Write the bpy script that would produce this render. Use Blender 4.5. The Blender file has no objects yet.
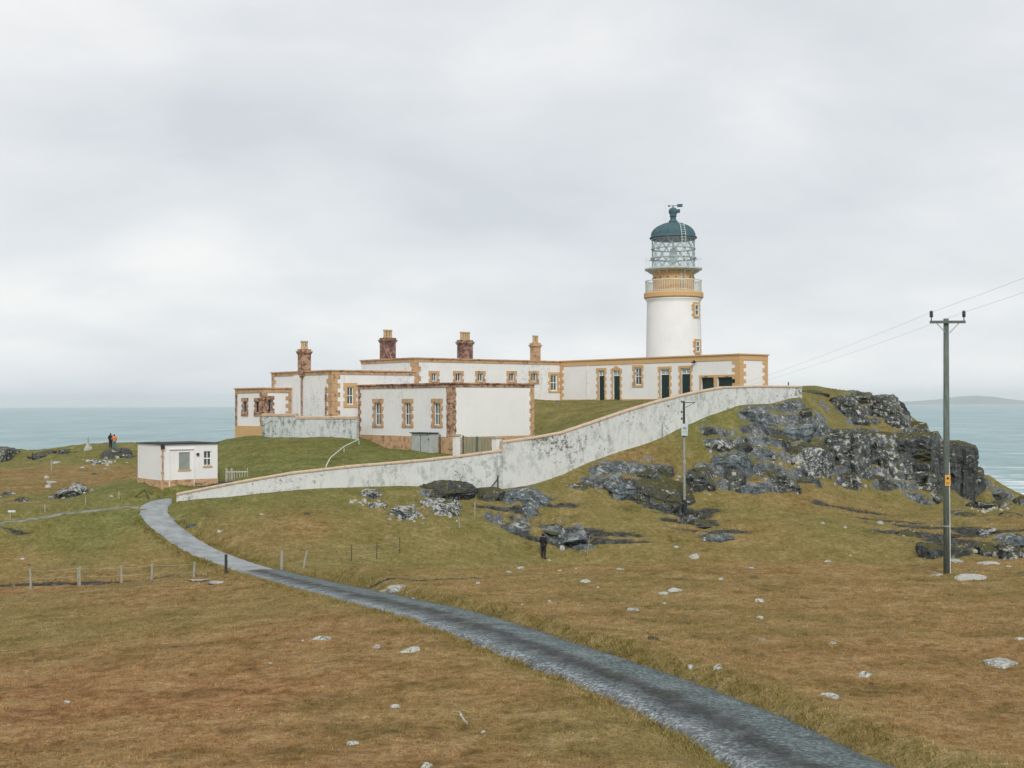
import bpy, bmesh, math, random
import numpy as np
from mathutils import Vector, Matrix

# ------------------------------------------------------------------ camera, sky, sun, exposure
SC = bpy.context.scene
COL = SC.collection
F = 1300.0
PITCH = math.atan(20.3 / F)
ROLL = 0.0038
_r0 = Vector((1, 0, 0)); _u0 = Vector((0, -math.sin(PITCH), math.cos(PITCH))); _fw = Vector((0, math.cos(PITCH), math.sin(PITCH)))
CR = (_r0 * math.cos(ROLL) - _u0 * math.sin(ROLL)); CU = (_u0 * math.cos(ROLL) + _r0 * math.sin(ROLL))
cam = bpy.data.cameras.new("camera"); camo = bpy.data.objects.new("camera", cam); COL.objects.link(camo)
camo.matrix_world = Matrix(((CR.x, CU.x, -_fw.x, 0), (CR.y, CU.y, -_fw.y, 0), (CR.z, CU.z, -_fw.z, 0), (0, 0, 0, 1)))
cam.sensor_width = 36; cam.lens = 36 * F / 1024; cam.clip_start = 0.1; cam.clip_end = 200000
SC.camera = camo

SUN_EL, SUN_AZ = 40.0, 174.0      # azimuth measured clockwise from +Y: sun is to the right and behind the viewer
w = bpy.data.worlds.new("World"); SC.world = w; w.use_nodes = True
nt = w.node_tree; N = nt.nodes; L = nt.links; N.clear()
wo = N.new('ShaderNodeOutputWorld'); bg = N.new('ShaderNodeBackground'); bg.inputs[1].default_value = 0.1
sky = N.new('ShaderNodeTexSky'); sky.sky_type = 'NISHITA'; sky.sun_disc = False
sky.sun_elevation = math.radians(SUN_EL); sky.sun_rotation = math.radians(SUN_AZ); sky.air_density = 1.0; sky.dust_density = 2.0
tc = N.new('ShaderNodeTexCoord')
sep = N.new('ShaderNodeSeparateXYZ'); L.new(tc.outputs['Generated'], sep.inputs[0])
def wm(op, a, b=None, c=None):
    n = N.new('ShaderNodeMath'); n.operation = op
    for i, v in enumerate((a, b, c)):
        if v is None: continue
        if isinstance(v, (int, float)): n.inputs[i].default_value = v
        else: L.new(v, n.inputs[i])
    return n.outputs[0]
zz = wm('ADD', wm('MAXIMUM', sep.outputs[2], 0.0), 0.34)
cx = wm('DIVIDE', sep.outputs[0], zz); cy = wm('DIVIDE', sep.outputs[1], zz)
cmb = N.new('ShaderNodeCombineXYZ'); L.new(cx, cmb.inputs[0]); L.new(cy, cmb.inputs[1])
def wnoise(scale, det, rough, off):
    m = N.new('ShaderNodeMapping'); m.inputs['Location'].default_value = off; m.inputs['Scale'].default_value = (0.8, 1.0, 1); L.new(cmb.outputs[0], m.inputs[0])
    n = N.new('ShaderNodeTexNoise'); n.inputs['Scale'].default_value = scale; n.inputs['Detail'].default_value = det; n.inputs['Roughness'].default_value = rough; n.inputs['Distortion'].default_value = 0.25
    L.new(m.outputs[0], n.inputs['Vector']); return n.outputs['Fac']
n1 = wnoise(1.05, 3, 0.5, (3.1, 7.4, 0)); n2 = wnoise(3.4, 6, 0.55, (1.7, 0.3, 2))
nn = wm('ADD', wm('MULTIPLY', n1, 0.68), wm('MULTIPLY', n2, 0.32))
cr = N.new('ShaderNodeValToRGB'); L.new(nn, cr.inputs[0])
e = cr.color_ramp.elements; e[0].position = 0.38; e[0].color = (0.55, 0.58, 0.605, 1); e[1].position = 0.60; e[1].color = (0.775, 0.772, 0.765, 1)
e2 = cr.color_ramp.elements.new(0.5); e2.color = (0.655, 0.672, 0.69, 1)
sc1 = N.new('ShaderNodeVectorMath'); sc1.operation = 'SCALE'; L.new(cr.outputs[0], sc1.inputs[0]); L.new(wm('ADD', 9.3, wm('MULTIPLY', wm('POWER', wm('SUBTRACT', 1.0, wm('MAXIMUM', sep.outputs[2], 0.0)), 14.0), 2.0)), sc1.inputs['Scale'])
mx = N.new('ShaderNodeMix'); mx.data_type = 'RGBA'; mx.inputs[0].default_value = 0.93
L.new(sky.outputs[0], mx.inputs[6]); L.new(sc1.outputs[0], mx.inputs[7])
L.new(mx.outputs[2], bg.inputs[0]); L.new(bg.outputs[0], wo.inputs[0])
sl = bpy.data.lights.new("sun", 'SUN'); sl.energy = 1.5; sl.angle = math.radians(14); sl.color = (1.0, 0.965, 0.92)
so = bpy.data.objects.new("sun", sl); COL.objects.link(so); so.location = (60, -60, 80)
_sd = Vector((math.sin(math.radians(SUN_AZ)) * math.cos(math.radians(SUN_EL)), math.cos(math.radians(SUN_AZ)) * math.cos(math.radians(SUN_EL)), math.sin(math.radians(SUN_EL))))
so.rotation_euler = _sd.to_track_quat('Z', 'Y').to_euler()
SC.view_settings.view_transform = 'Standard'; SC.view_settings.look = 'None'; SC.view_settings.gamma = 1.0; SC.view_settings.exposure = 0.38
SC.render.engine = 'CYCLES'; SC.cycles.use_denoising = True; SC.cycles.max_bounces = 6; SC.cycles.volume_bounces = 2; SC.cycles.transparent_max_bounces = 16

# ------------------------------------------------------------------ measuring helpers
def ray(px, py):
    return (CR * ((px - 512) / F) + CU * ((384 - py) / F) + _fw)
def at(px, py, d):
    """world point seen at a pixel, lying d metres forward of the viewer"""
    v = ray(px, py); return v * (d / v.y)

# ------------------------------------------------------------------ numpy noise
_rs = np.random.RandomState(7); _P = _rs.permutation(256); _P = np.concatenate([_P, _P, _P]); _G = _rs.normal(size=(256, 3)); _G /= np.linalg.norm(_G, axis=1)[:, None]
def perlin(x, y, z):
    xi = np.floor(x).astype(int); yi = np.floor(y).astype(int); zi = np.floor(z).astype(int)
    xf = x - xi; yf = y - yi; zf = z - zi; xi &= 255; yi &= 255; zi &= 255
    fade = lambda t: t * t * t * (t * (t * 6 - 15) + 10)
    u, v, s = fade(xf), fade(yf), fade(zf); out = 0
    for dx in (0, 1):
        for dy in (0, 1):
            for dz in (0, 1):
                g = _G[_P[_P[_P[(xi + dx) & 255] + ((yi + dy) & 255)] + ((zi + dz) & 255)]]
                dot = g[..., 0] * (xf - dx) + g[..., 1] * (yf - dy) + g[..., 2] * (zf - dz)
                out = out + dot * (u if dx else 1 - u) * (v if dy else 1 - v) * (s if dz else 1 - s)
    return out * 1.5
def fbm(x, y, z, oct=4, gain=0.5):
    a, s, o = 1.0, 0, 0
    for i in range(oct):
        o = o + a * perlin(x * 2 ** i + 17.3 * i, y * 2 ** i + 5.1 * i, z * 2 ** i + 9.7 * i); s += a; a *= gain
    return o / s * 1.4
def sstep(a, b, x):
    t = np.clip((x - a) / (b - a), 0, 1); return t * t * (3 - 2 * t)

# ------------------------------------------------------------------ terrain heights
def P(px, py, d):
    v = at(px, py, d); return (v.x, v.y, v.z)
def W(x, y, z): return (x, y, z)
ROAD = [(833, 772, 17.6), (729, 720, 21.5), (627, 678, 25.6), (535, 645, 30), (450, 616, 36), (380, 599, 42.5), (325, 586.5, 50), (285, 577, 58.5), (258, 569.5, 66),
        (234, 562, 70), (199, 548, 74), (174, 532, 77.3), (158, 518, 80), (153, 507, 82.3), (163, 500.5, 84.0), (171, 498.5, 84.3)]
TRACK = [(143, 507, 82.5), (120, 507, 82.7), (95, 510, 82), (70, 512.6, 81.2), (35, 518, 80), (0, 523, 79), (-60, 531, 77)]
WALLPTS = [(177, 493, 500.5, 83.6), (233, 482, 496, 84), (292, 471.7, 490, 84.5), (350, 465.3, 487, 85.6), (424, 459, 486, 87.4), (466, 454.2, 490, 88.6), (500.5, 449.6, 488.5, 89.4),
           (501.5, 441, 488.5, 89.5), (528, 437.5, 485, 90.2), (560, 431.9, 475, 91.3), (590, 421.8, 461, 92.6), (622, 410.8, 450, 94), (659, 399.7, 438, 95.7), (696, 391, 421, 97.5), (721, 386.6, 411, 98.6), (758, 385.3, 403, 100.4), (800, 386, 396.5, 102.6)]
OUT = [W(-60, -40, 0.5), W(0, -40, 0.5), W(60, -40, 0.5), W(-40, 0, -2.2), W(0, 0, -1.75), W(40, 0, -2.0), W(-9, 8, -3.4), W(0, 8, -3.2), W(9, 8, -3.3), W(25, 10, -3.7),
       W(-7, 17, -5.0), W(0, 17, -4.9), W(7, 17, -4.85), W(15, 17, -4.9), W(-14, 27, -6.2), W(-8, 27, -5.8), W(9, 27, -5.35), W(18, 27, -5.4), W(-18, 38, -7.2), W(-9, 38, -6.5), W(2, 38, -5.95), W(12, 38, -5.9), W(24, 38, -5.9),
       W(-24, 50, -8.3), W(-15, 50, -7.7), W(2, 50, -6.4), W(14, 49, -6.35), W(30, 50, -6.2), W(-4.7, 53, -6.62), W(3, 53.5, -6.62), W(12, 53.5, -6.58), W(22, 54, -6.6), W(-8.2, 54, -6.95),
       W(0, 57, -7.9), W(12, 57, -7.9), W(24, 57.5, -7.9), W(0, 64, -9.6), W(12, 64, -9.6), W(26, 64, -9.4), W(0, 72, -9.95), W(12, 72, -9.9), W(28, 72, -9.6), W(45, 60, -8.0), W(60, 60, -10),
       W(-30, 60, -9.0), W(-22, 60, -8.6), W(-30, 70, -9.55), W(-20, 70, -9.2), W(-50, 60, -9), W(-60, 90, -9.5), W(-80, 110, -10), W(-80, 40, -6),
       P(0, 561, 74), P(120, 553, 74), P(0, 540, 77), P(90, 530, 78.5), P(0, 505, 86), P(60, 500, 88), P(120, 500, 84), P(0, 488, 97), P(60, 485, 98), P(110, 480, 100), P(0, 470, 118), P(60, 468, 118), P(130, 466, 115),
       P(-60, 470, 118), P(10, 459, 150), P(45, 455, 150), P(60, 450.5, 151), P(112, 446.6, 151), P(135, 447.5, 151), P(-60, 455, 150), P(170, 449, 150), W(-30, 130, -9.5), W(-30, 112, -6.4),
       P(161, 489.5, 85.7), P(185, 485.5, 86.6), P(203, 482.5, 87.5), P(148, 486.5, 87), P(138, 483, 88.5), P(217, 479, 88.5), P(190, 470, 97), P(205, 447, 108),
       P(235, 530, 77), P(300, 540, 74), P(300, 515, 78.5), P(250, 545, 73), P(400, 530, 77), P(400, 556, 73.5), P(350, 562, 70), P(400, 505, 82), P(350, 512, 80), P(470, 520, 80.5), P(470, 548, 76), P(300, 562, 68.5),
       P(543, 559.5, 79), P(620, 557, 79), P(540, 515, 83.5), P(500, 500, 86), P(600, 500, 87), P(600, 530, 82), P(660, 480, 91.2), P(620, 478, 91),
       P(684.5, 507, 88), P(700, 530, 83.5), P(700, 555, 79), P(800, 555, 79), P(800, 525, 84), P(900, 556, 79), P(900, 530, 84), P(1000, 552, 80), P(1024, 525, 86), P(800, 497, 90.8), P(900, 505, 94), P(1000, 505, 98), P(1100, 500, 105), P(1100, 530, 85),
       P(700, 485, 90.5), P(700, 460, 93), P(690, 434, 95.6), P(704, 428, 96.2), P(740, 480, 91.5), P(740, 460, 93.5), P(740, 440, 95.6), P(740, 422, 97.6), P(780, 490, 91.5), P(780, 468, 94), P(780, 450, 96), P(780, 430, 98.4), P(780, 412, 100.3), P(806, 405, 101.8),
       P(800, 488, 92), P(800, 472, 93.5), P(800, 450, 96), P(810, 436, 98.6), P(840, 488, 94.5), P(842, 474, 96), P(845, 452, 98.3), P(845, 434, 101.5), P(870, 488, 96), P(900, 489, 97.5), P(900, 476, 99), P(900, 455, 101), P(880, 434, 104.5), P(912, 436, 107), P(860, 427, 104.5),
       P(830, 412, 104), P(815, 396, 105), P(806, 390.5, 108), P(838, 390, 113), P(868, 397, 113), P(893, 405, 112), P(905, 414, 111.5), P(870, 414, 108), P(845, 402, 108.5), P(930, 443, 108.5), P(955, 450, 108), P(925, 460, 103.5),
       P(950, 492, 100.5), P(940, 480, 102), P(975, 497, 104), P(1010, 499, 112)]
OUT += [P(a, c + .5, d - .25) for a, b, c, d in WALLPTS if a not in (500.5,)]
OUT += [P(740, 404.5, 99.3), P(780, 399.5, 101.4), P(709, 415.5, 97.8), W(28, 122, .6), W(22, 132, 0), W(33, 122, -.3), W(28, 140, -1), W(10, 145, -1)]
OUT += [P(*q) for q in ROAD[:-1]] + [P(*q) for q in TRACK[2:]]
INN = [P(235, 437.5, 111), P(262, 437, 106.5), P(300, 437, 105.5), P(357, 438.5, 102.7), P(330, 437.5, 103), P(297, 437, 104.5), P(357, 438, 105), P(375, 447.5, 102.5), P(415, 450.5, 99), P(452, 455, 96), P(225, 470, 92.5), P(300, 455, 96), P(400, 452, 95), P(340, 452, 97), P(225, 445, 103), P(218, 440.5, 110), P(210, 441, 108),
       P(495, 448, 98), P(534, 438, 101.6), P(550, 433, 99), P(540, 415, 108), P(560, 401, 119), P(540, 401, 118), P(600, 401.5, 112), P(620, 404, 106), P(660, 400.5, 103), P(700, 400, 104), P(735, 399, 103), P(590, 415, 102), P(770, 396, 104),
       W(30, 110, .6), W(20, 125, .35), W(0, 125, .3), W(-20, 125, -2.5), W(-30, 120, -5), W(0, 150, 0), W(30, 130, -.5), W(-22, 112, -2.9), W(-26, 108, -3.6), W(-14, 115, .1), W(0, 110, 0)]
for (a, b, c, d) in WALLPTS:
    if a in (501.5,): continue
    v = at(a, b, d + 0.7); drop = min(0.7, 0.25 + 0.004 * (a - 177))
    INN.append((v.x, v.y, v.z - drop))

def tps_fit(pts, lam=0.02):
    A = np.array(pts); X = A[:, :2] / 50.0; n = len(X)
    D = np.linalg.norm(X[:, None] - X[None], axis=2); K = np.where(D > 0, D * D * np.log(D + 1e-12), 0) + lam * 0.01 * np.eye(n)
    Pm = np.hstack([np.ones((n, 1)), X]); M = np.zeros((n + 3, n + 3)); M[:n, :n] = K; M[:n, n:] = Pm; M[n:, :n] = Pm.T
    s = np.linalg.solve(M, np.concatenate([A[:, 2], np.zeros(3)])); return X, s
def tps_eval(fit, x, y):
    X, s = fit; n = len(X); sh = np.shape(x); q = np.stack([np.ravel(x), np.ravel(y)], 1) / 50.0; out = np.zeros(len(q))
    for i in range(0, len(q), 20000):
        c = q[i:i + 20000]; D2 = ((c[:, None] - X[None]) ** 2).sum(2)
        out[i:i + 20000] = (0.5 * D2 * np.log(D2 + 1e-20)) @ s[:n] + s[n] + c @ s[n + 1:]
    return out.reshape(sh)
FO, FI = tps_fit(OUT, 0.01), tps_fit(INN, 0.04)

WALLXY = np.array([[at(a, b, d).x, at(a, b, d).y] for a, b, c, d in WALLPTS])
# the enclosure: the wall line closed round the back of the station
ENC = np.vstack([WALLXY, [[27, 108], [26, 128], [5, 140], [-20, 128], [-27.5, 112], [-25.5, 100], [-22.5, 90]]])
def poly_sd(poly, x, y):
    """signed distance, positive inside"""
    n = len(poly); best = np.full(np.shape(x), 1e9); ins = np.zeros(np.shape(x), bool)
    for i in range(n):
        ax, ay = poly[i]; bx, by = poly[(i + 1) % n]; dx, dy = bx - ax, by - ay; l2 = dx * dx + dy * dy + 1e-12
        t = np.clip(((x - ax) * dx + (y - ay) * dy) / l2, 0, 1); best = np.minimum(best, np.hypot(x - ax - t * dx, y - ay - t * dy))
        c = ((ay > y) != (by > y)) & (x < (bx - ax) * (y - ay) / (by - ay + 1e-12) + ax); ins ^= c
    return np.where(ins, best, -best)
def line_dist(pts, x, y):
    best = np.full(np.shape(x), 1e9); zb = np.zeros(np.shape(x)); side = np.zeros(np.shape(x))
    for i in range(len(pts) - 1):
        ax, ay, az = pts[i]; bx, by, bz = pts[i + 1]; dx, dy = bx - ax, by - ay; l2 = dx * dx + dy * dy + 1e-12
        t = np.clip(((x - ax) * dx + (y - ay) * dy) / l2, 0, 1); dd = np.hypot(x - ax - t * dx, y - ay - t * dy)
        m = dd < best; best = np.where(m, dd, best); zb = np.where(m, az + t * (bz - az), zb)
        side = np.where(m, np.sign((x - ax) * dy - (y - ay) * dx), side)
    return best, zb, side
def catmull(pts, n=12):
    p = [np.array(q, float) for q in pts]; p = [2 * p[0] - p[1]] + p + [2 * p[-1] - p[-2]]; out = []
    for i in range(1, len(p) - 2):
        for k in range(n):
            t = k / n; a, b, c, d = p[i - 1], p[i], p[i + 1], p[i + 2]
            out.append(0.5 * ((2 * b) + (c - a) * t + (2 * a - 5 * b + 4 * c - d) * t * t + (3 * b - a - 3 * c + d) * t ** 3))
    out.append(p[-2]); return np.array(out)
_rx = [P(*q) for q in ROAD]; _rx = [(_rx[0][0] * 2 - _rx[1][0] + .1, 13.0, -4.1)] + _rx
_rx = [(6.4, 8.0, -3.35)] + _rx
ROADC = catmull(_rx, 10); TRACKC = catmull([P(*q) for q in TRACK], 8)
COAST = np.array([[60, 92], [44.5, 110.5], [40.8, 110.5], [38.9, 106.3], [38.2, 110], [37.5, 114], [37, 121], [35, 132], [28, 142], [12, 152], [-8, 145], [-22, 128], [-29.5, 119], [-34, 128], [-37, 146], [-42, 154.5], [-50, 154], [-56, 154.5], [-62, 157], [-100, 165], [-170, 130], [-230, 30], [-230, -80], [230, -80], [200, 20], [90, 70]], float)

FLAT = []   # (poly, z) footprints kept free of bumps
def base_h(x, y):
    ho = tps_eval(FO, x, y)
    sd = poly_sd(ENC, x, y)
    near = sd > -0.5
    hi = np.where(near, 0, 0.0)
    if near.any():
        hi = np.array(ho); hi[near] = tps_eval(FI, x[near], y[near])
    wd = line_dist([(q[0], q[1], 0) for q in WALLXY], x, y)[0]; t = np.clip(sd / (0.35 + np.clip(wd - 0.6, 0, 7) * .8), 0, 1)
    return ho * (1 - t) + hi * t, sd
def terrain(x, y):
    x = np.asarray(x, float); y = np.asarray(y, float)
    far = np.hypot(x, y - 60); h, sd = base_h(x, y)
    h = np.where(far > 110, np.clip(h, -20, 6), h)
    hum = sstep(10, 25, y)
    bump = 0.10 * fbm(x * .35, y * .35, x * 0 + 3, 3) + 0.055 * fbm(x * 1.3, y * 1.3, x * 0 + 8, 3) + 0.045 * fbm(x * 4.0, y * 4.5, x * 0 + 5, 2)
    yc = y + .7 * fbm(x * .12, x * 0, x * 0 + 3, 3); h = h - 1.1 * sstep(53.6, 56.2, yc) * (1 - sstep(61, 75, y)) * sstep(-8.5, -3.5, x) * (1 - sstep(40, 60, x))
    rd, rz, side = line_dist(ROADC, x, y)
    td, tz, _ = line_dist(TRACKC, x, y)
    bump = bump * sstep(0.0, 1.5, rd - 1.0) * np.clip(0.15 + np.abs(sd) / 1.5, 0, 1)
    # turf bank on the seaward side of the road
    e = 0.10 * fbm(x * 1.1, y * 1.1, x * 0 + 1, 3)
    bank = np.where(side > 0, 0.20, 0.05) * sstep(-.02, 0.45, rd - 1.12 + e) * sstep(75, 55, y) * sstep(3.2, 1.5, rd)
    h = h + bump + bank
    t = sstep(2.1, 1.05, rd); hr = rz - 0.09; h = h * (1 - t) + (hr + bank) * t
    t = sstep(1.6, 0.6, td); h = h * (1 - t) + (tz - 0.05) * t
    cs = poly_sd(COAST, x, y) + 0.9 * fbm(x * .25, y * .25, x * 0 + 2, 4) + 0.2
    drop = sstep(0.4, -3.0, cs) * 6 + sstep(-1, -22, cs) * 36
    return h - drop
def H(x, y):
    return float(terrain(np.array([x]), np.array([y]))[0])
def hit(px, py, d0=14.0, d1=170.0):
    """first meeting of the sight line with the ground"""
    v = ray(px, py); v = v / v.y; d = np.arange(d0, d1, 0.25); z = terrain(v.x * d, d); g = v.z * d - z
    k = np.where(g < 0)[0]
    if len(k) == 0: k = [int(np.argmin(g))]
    k = max(k[0], 1); a, b = g[k - 1], g[k]; t = a / (a - b) if a != b else 0
    dd = d[k - 1] + 0.25 * min(max(t, 0), 1); return v.x * dd, dd, float(terrain(np.array([v.x * dd]), np.array([dd]))[0])

# ------------------------------------------------------------------ materials
MATS = {}
class NT:
    def __init__(s, name):
        s.m = bpy.data.materials.new(name); s.m.use_nodes = True; s.t = s.m.node_tree; s.n = s.t.nodes; s.b = s.n['Principled BSDF']; s.out = s.n['Material Output']; MATS[name] = s.m
        s.geo = None
    def link(s, a, b): s.t.links.new(a, b)
    def pos(s):
        if not s.geo: s.geo = s.n.new('ShaderNodeNewGeometry')
        return s.geo.outputs['Position']
    def obj(s):
        n = s.n.new('ShaderNodeTexCoord'); return n.outputs['Object']
    def mapping(s, vec, scale=(1, 1, 1), rot=(0, 0, 0), loc=(0, 0, 0)):
        n = s.n.new('ShaderNodeMapping'); n.inputs['Scale'].default_value = scale; n.inputs['Rotation'].default_value = rot; n.inputs['Location'].default_value = loc; s.link(vec, n.inputs[0]); return n.outputs[0]
    def noise(s, vec, scale, detail=4, rough=0.55, dist=0.0):
        n = s.n.new('ShaderNodeTexNoise'); n.inputs['Scale'].default_value = scale; n.inputs['Detail'].default_value = detail; n.inputs['Roughness'].default_value = rough; n.inputs['Distortion'].default_value = dist
        s.link(vec, n.inputs['Vector']); return n.outputs['Fac']
    def ramp(s, fac, stops):
        n = s.n.new('ShaderNodeValToRGB'); s.link(fac, n.inputs[0]); el = n.color_ramp.elements
        while len(el) < len(stops): el.new(0.5)
        for q, (p, c) in zip(el, stops):
            q.position = p; q.color = (c, c, c, 1) if isinstance(c, (int, float)) else (*c, 1)
        return n.outputs[0]
    def mix(s, fac, a, b):
        n = s.n.new('ShaderNodeMix'); n.data_type = 'RGBA'
        for i, v in ((0, fac), (6, a), (7, b)):
            if isinstance(v, (int, float)): n.inputs[i].default_value = v
            elif isinstance(v, tuple): n.inputs[i].default_value = (*v, 1)
            else: s.link(v, n.inputs[i])
        return n.outputs[2]
    def math(s, op, a, b=None, clamp=False):
        n = s.n.new('ShaderNodeMath'); n.operation = op; n.use_clamp = clamp
        for i, v in enumerate((a, b)):
            if v is None: continue
            if isinstance(v, (int, float)): n.inputs[i].default_value = v
            else: s.link(v, n.inputs[i])
        return n.outputs[0]
    def bump(s, h, strength=0.5, dist=0.05):
        n = s.n.new('ShaderNodeBump'); n.inputs['Strength'].default_value = strength; n.inputs['Distance'].default_value = dist; s.link(h, n.inputs['Height']); s.link(n.outputs[0], s.b.inputs['Normal'])
    def col(s, c, rough=0.8, spec=0.3):
        if isinstance(c, tuple): s.b.inputs['Base Color'].default_value = (*c, 1)
        else: s.link(c, s.b.inputs['Base Color'])
        if isinstance(rough, (int, float)): s.b.inputs['Roughness'].default_value = rough
        else: s.link(rough, s.b.inputs['Roughness'])
        s.b.inputs['Specular IOR Level'].default_value = spec
        return s.m

def plain(name, c, rough=0.7, spec=0.3, var=0.12, scale=3.0, metal=0.0):
    t = NT(name); n = t.noise(t.pos(), scale, 5, .6)
    a = tuple(v * (1 - var) for v in c); b = tuple(min(1, v * (1 + var)) for v in c)
    t.col(t.ramp(n, [(.35, a), (.65, b)]), rough, spec); t.b.inputs['Metallic'].default_value = metal; t.bump(n, .15, .01); return t.m

def ground_mat(name='turf', gain=1.0):
    t = NT(name); p = t.pos()
    at_ = t.n.new('ShaderNodeAttribute'); at_.attribute_name = 'cover'; sp = t.n.new('ShaderNodeSeparateColor'); t.link(at_.outputs['Color'], sp.inputs[0])
    gr, br, mud = sp.outputs[0], sp.outputs[1], sp.outputs[2]
    n0 = t.noise(p, .11, 3, .5, .4); n1 = t.noise(t.mapping(p, (1, 1.2, 1), loc=(9, 3, 0)), .55, 6, .62, .3); n2 = t.noise(t.mapping(p, (1, 1, 1), loc=(5, 8, 0)), 3.2, 5, .62); n3 = t.noise(p, 24, 2, .6)
    f = t.math('ADD', t.math('MULTIPLY', n1, .52), t.math('MULTIPLY', n2, .48))
    olive = t.ramp(f, [(.34, (.090, .078, .028)), (.44, (.158, .138, .044)), (.53, (.198, .164, .064)), (.63, (.28, .215, .105))])
    rust = t.ramp(f, [(.34, (.105, .048, .019)), (.44, (.200, .100, .042)), (.53, (.285, .165, .078)), (.64, (.37, .24, .128))])
    green = t.ramp(f, [(.37, (.050, .072, .018)), (.47, (.095, .125, .032)), (.55, (.145, .160, .050)), (.63, (.22, .19, .080))])
    fr = t.math('ADD', br, t.math('MULTIPLY', t.math('SUBTRACT', t.math('ADD', t.math('MULTIPLY', n0, .35), t.math('MULTIPLY', n1, .65)), .5), 2.6), clamp=True)
    c = t.mix(fr, olive, rust)
    fg = t.math('ADD', gr, t.math('MULTIPLY', t.math('SUBTRACT', n1, .5), 2.2), clamp=True)
    c = t.mix(fg, c, green)
    fine = t.ramp(n3, [(.3, (.62, .60, .58)), (.5, (1, 1, 1)), (.72, (1.38, 1.36, 1.3))])
    m = t.n.new('ShaderNodeMix'); m.data_type = 'RGBA'; m.blend_type = 'MULTIPLY'; m.inputs[0].default_value = 1; t.link(c, m.inputs[6]); t.link(fine, m.inputs[7]); c = m.outputs[2]
    n4 = t.noise(t.mapping(p, loc=(1, 7, 0)), 9.0, 4, .7); m = t.n.new('ShaderNodeMix'); m.data_type = 'RGBA'; m.blend_type = 'MULTIPLY'; m.inputs[0].default_value = 1; t.link(c, m.inputs[6]); t.link(t.ramp(n4, [(.30, (.60, .62, .60)), (.44, (.96, .96, .96)), (.70, (1.32, 1.28, 1.2))]), m.inputs[7]); c = m.outputs[2]
    peat = t.ramp(n2, [(.35, (.018, .019, .018)), (.5, (.050, .048, .040)), (.64, (.10, .105, .095))])
    fm = t.math('MULTIPLY', t.math('SUBTRACT', t.math('ADD', mud, t.math('MULTIPLY', t.math('SUBTRACT', n2, .5), 1.2)), .42), 5, clamp=True)
    c = t.mix(fm, c, peat)
    ak = t.n.new('ShaderNodeAttribute'); ak.attribute_name = 'rocky'; g = t.n.new('ShaderNodeNewGeometry'); spn = t.n.new('ShaderNodeSeparateXYZ'); t.link(g.outputs['Normal'], spn.inputs[0])
    k1 = t.noise(t.mapping(p, loc=(2, 2, 2)), .9, 6, .65, .5); k2 = t.noise(p, 5.0, 6, .7); rf = t.math('ADD', t.math('MULTIPLY', k1, .5), t.math('MULTIPLY', k2, .5))
    rc = t.ramp(rf, [(.36, (.022, .025, .028)), (.45, (.060, .068, .072)), (.53, (.135, .150, .152)), (.62, (.26, .275, .265))])
    kl = t.math('MULTIPLY', t.math('SUBTRACT', t.noise(t.mapping(p, loc=(4, 4, 4)), 2.6, 7, .68, .5), .590), 14, clamp=True); rc = t.mix(kl, rc, (.50, .50, .46))
    kf = t.math('MULTIPLY', t.math('SUBTRACT', t.math('ADD', t.math('ADD', ak.outputs['Fac'], t.math('MULTIPLY', t.math('SUBTRACT', rf, .5), 2.4)), t.math('MULTIPLY', t.math('SUBTRACT', .80, spn.outputs[2]), 1.6)), .5), 9, clamp=True)
    kf = t.math('MULTIPLY', kf, t.math('MULTIPLY', ak.outputs['Fac'], 6, clamp=True)); c = t.mix(kf, c, rc)
    if gain != 1.0:
        sv = t.n.new('ShaderNodeVectorMath'); sv.operation = 'SCALE'; t.link(c, sv.inputs[0]); sv.inputs['Scale'].default_value = gain; c = sv.outputs[0]
    hb = t.math('ADD', t.math('MULTIPLY', n2, 1.0), t.math('MULTIPLY', n3, .35)); t.bump(hb, .8, .12)
    return t.col(c, .92, .12)

def rock_mat(name, lich, tint=(1, 1, 1), mossy=0.25, lscale=1.0, warm=0.0):
    t = NT(name); p = t.pos(); g = t.n.new('ShaderNodeNewGeometry'); sp = t.n.new('ShaderNodeSeparateXYZ'); t.link(g.outputs['Normal'], sp.inputs[0])
    n1 = t.noise(p, .9, 6, .65, .5); n2 = t.noise(p, 5.0, 6, .7); streak = t.noise(t.mapping(p, (5, 5, .7)), 1.2, 5, .6)
    f = t.math('ADD', t.math('MULTIPLY', n1, .4), t.math('ADD', t.math('MULTIPLY', n2, .3), t.math('MULTIPLY', streak, .3)))
    T = lambda c: tuple(a * b for a, b in zip(c, tint))
    c = t.ramp(f, [(.36, T((.020, .023, .026))), (.46, T((.052, .060, .066))), (.55, T((.105, .118, .125))), (.66, T((.19, .205, .205)))])
    ln = t.noise(t.mapping(p, (1, 1, 1), loc=(4, 4, 4)), 2.3 * lscale, 7, .68, .5)
    lf = t.math('MULTIPLY', t.math('SUBTRACT', t.math('ADD', ln, t.math('MULTIPLY', sp.outputs[2], .10)), lich), 14, clamp=True)
    c = t.mix(lf, c, t.ramp(n2, [(.35, (.36, .37, .34)), (.65, (.66, .66, .62))]))
    mn = t.noise(p, 1.5, 5, .6); mf = t.math('MULTIPLY', t.math('SUBTRACT', t.math('ADD', t.math('MULTIPLY', sp.outputs[2], .55), t.math('MULTIPLY', mn, .9)), 1.02 - mossy * .35), 12, clamp=True)
    c = t.mix(mf, c, t.ramp(n2, [(.35, (.055, .055, .018)), (.65, (.125, .115, .042))]))
    t.bump(t.math('ADD', t.math('MULTIPLY', n2, 1.4), t.math('MULTIPLY', streak, .8)), 1.0, .16); return t.col(c, .82, .25)

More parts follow.
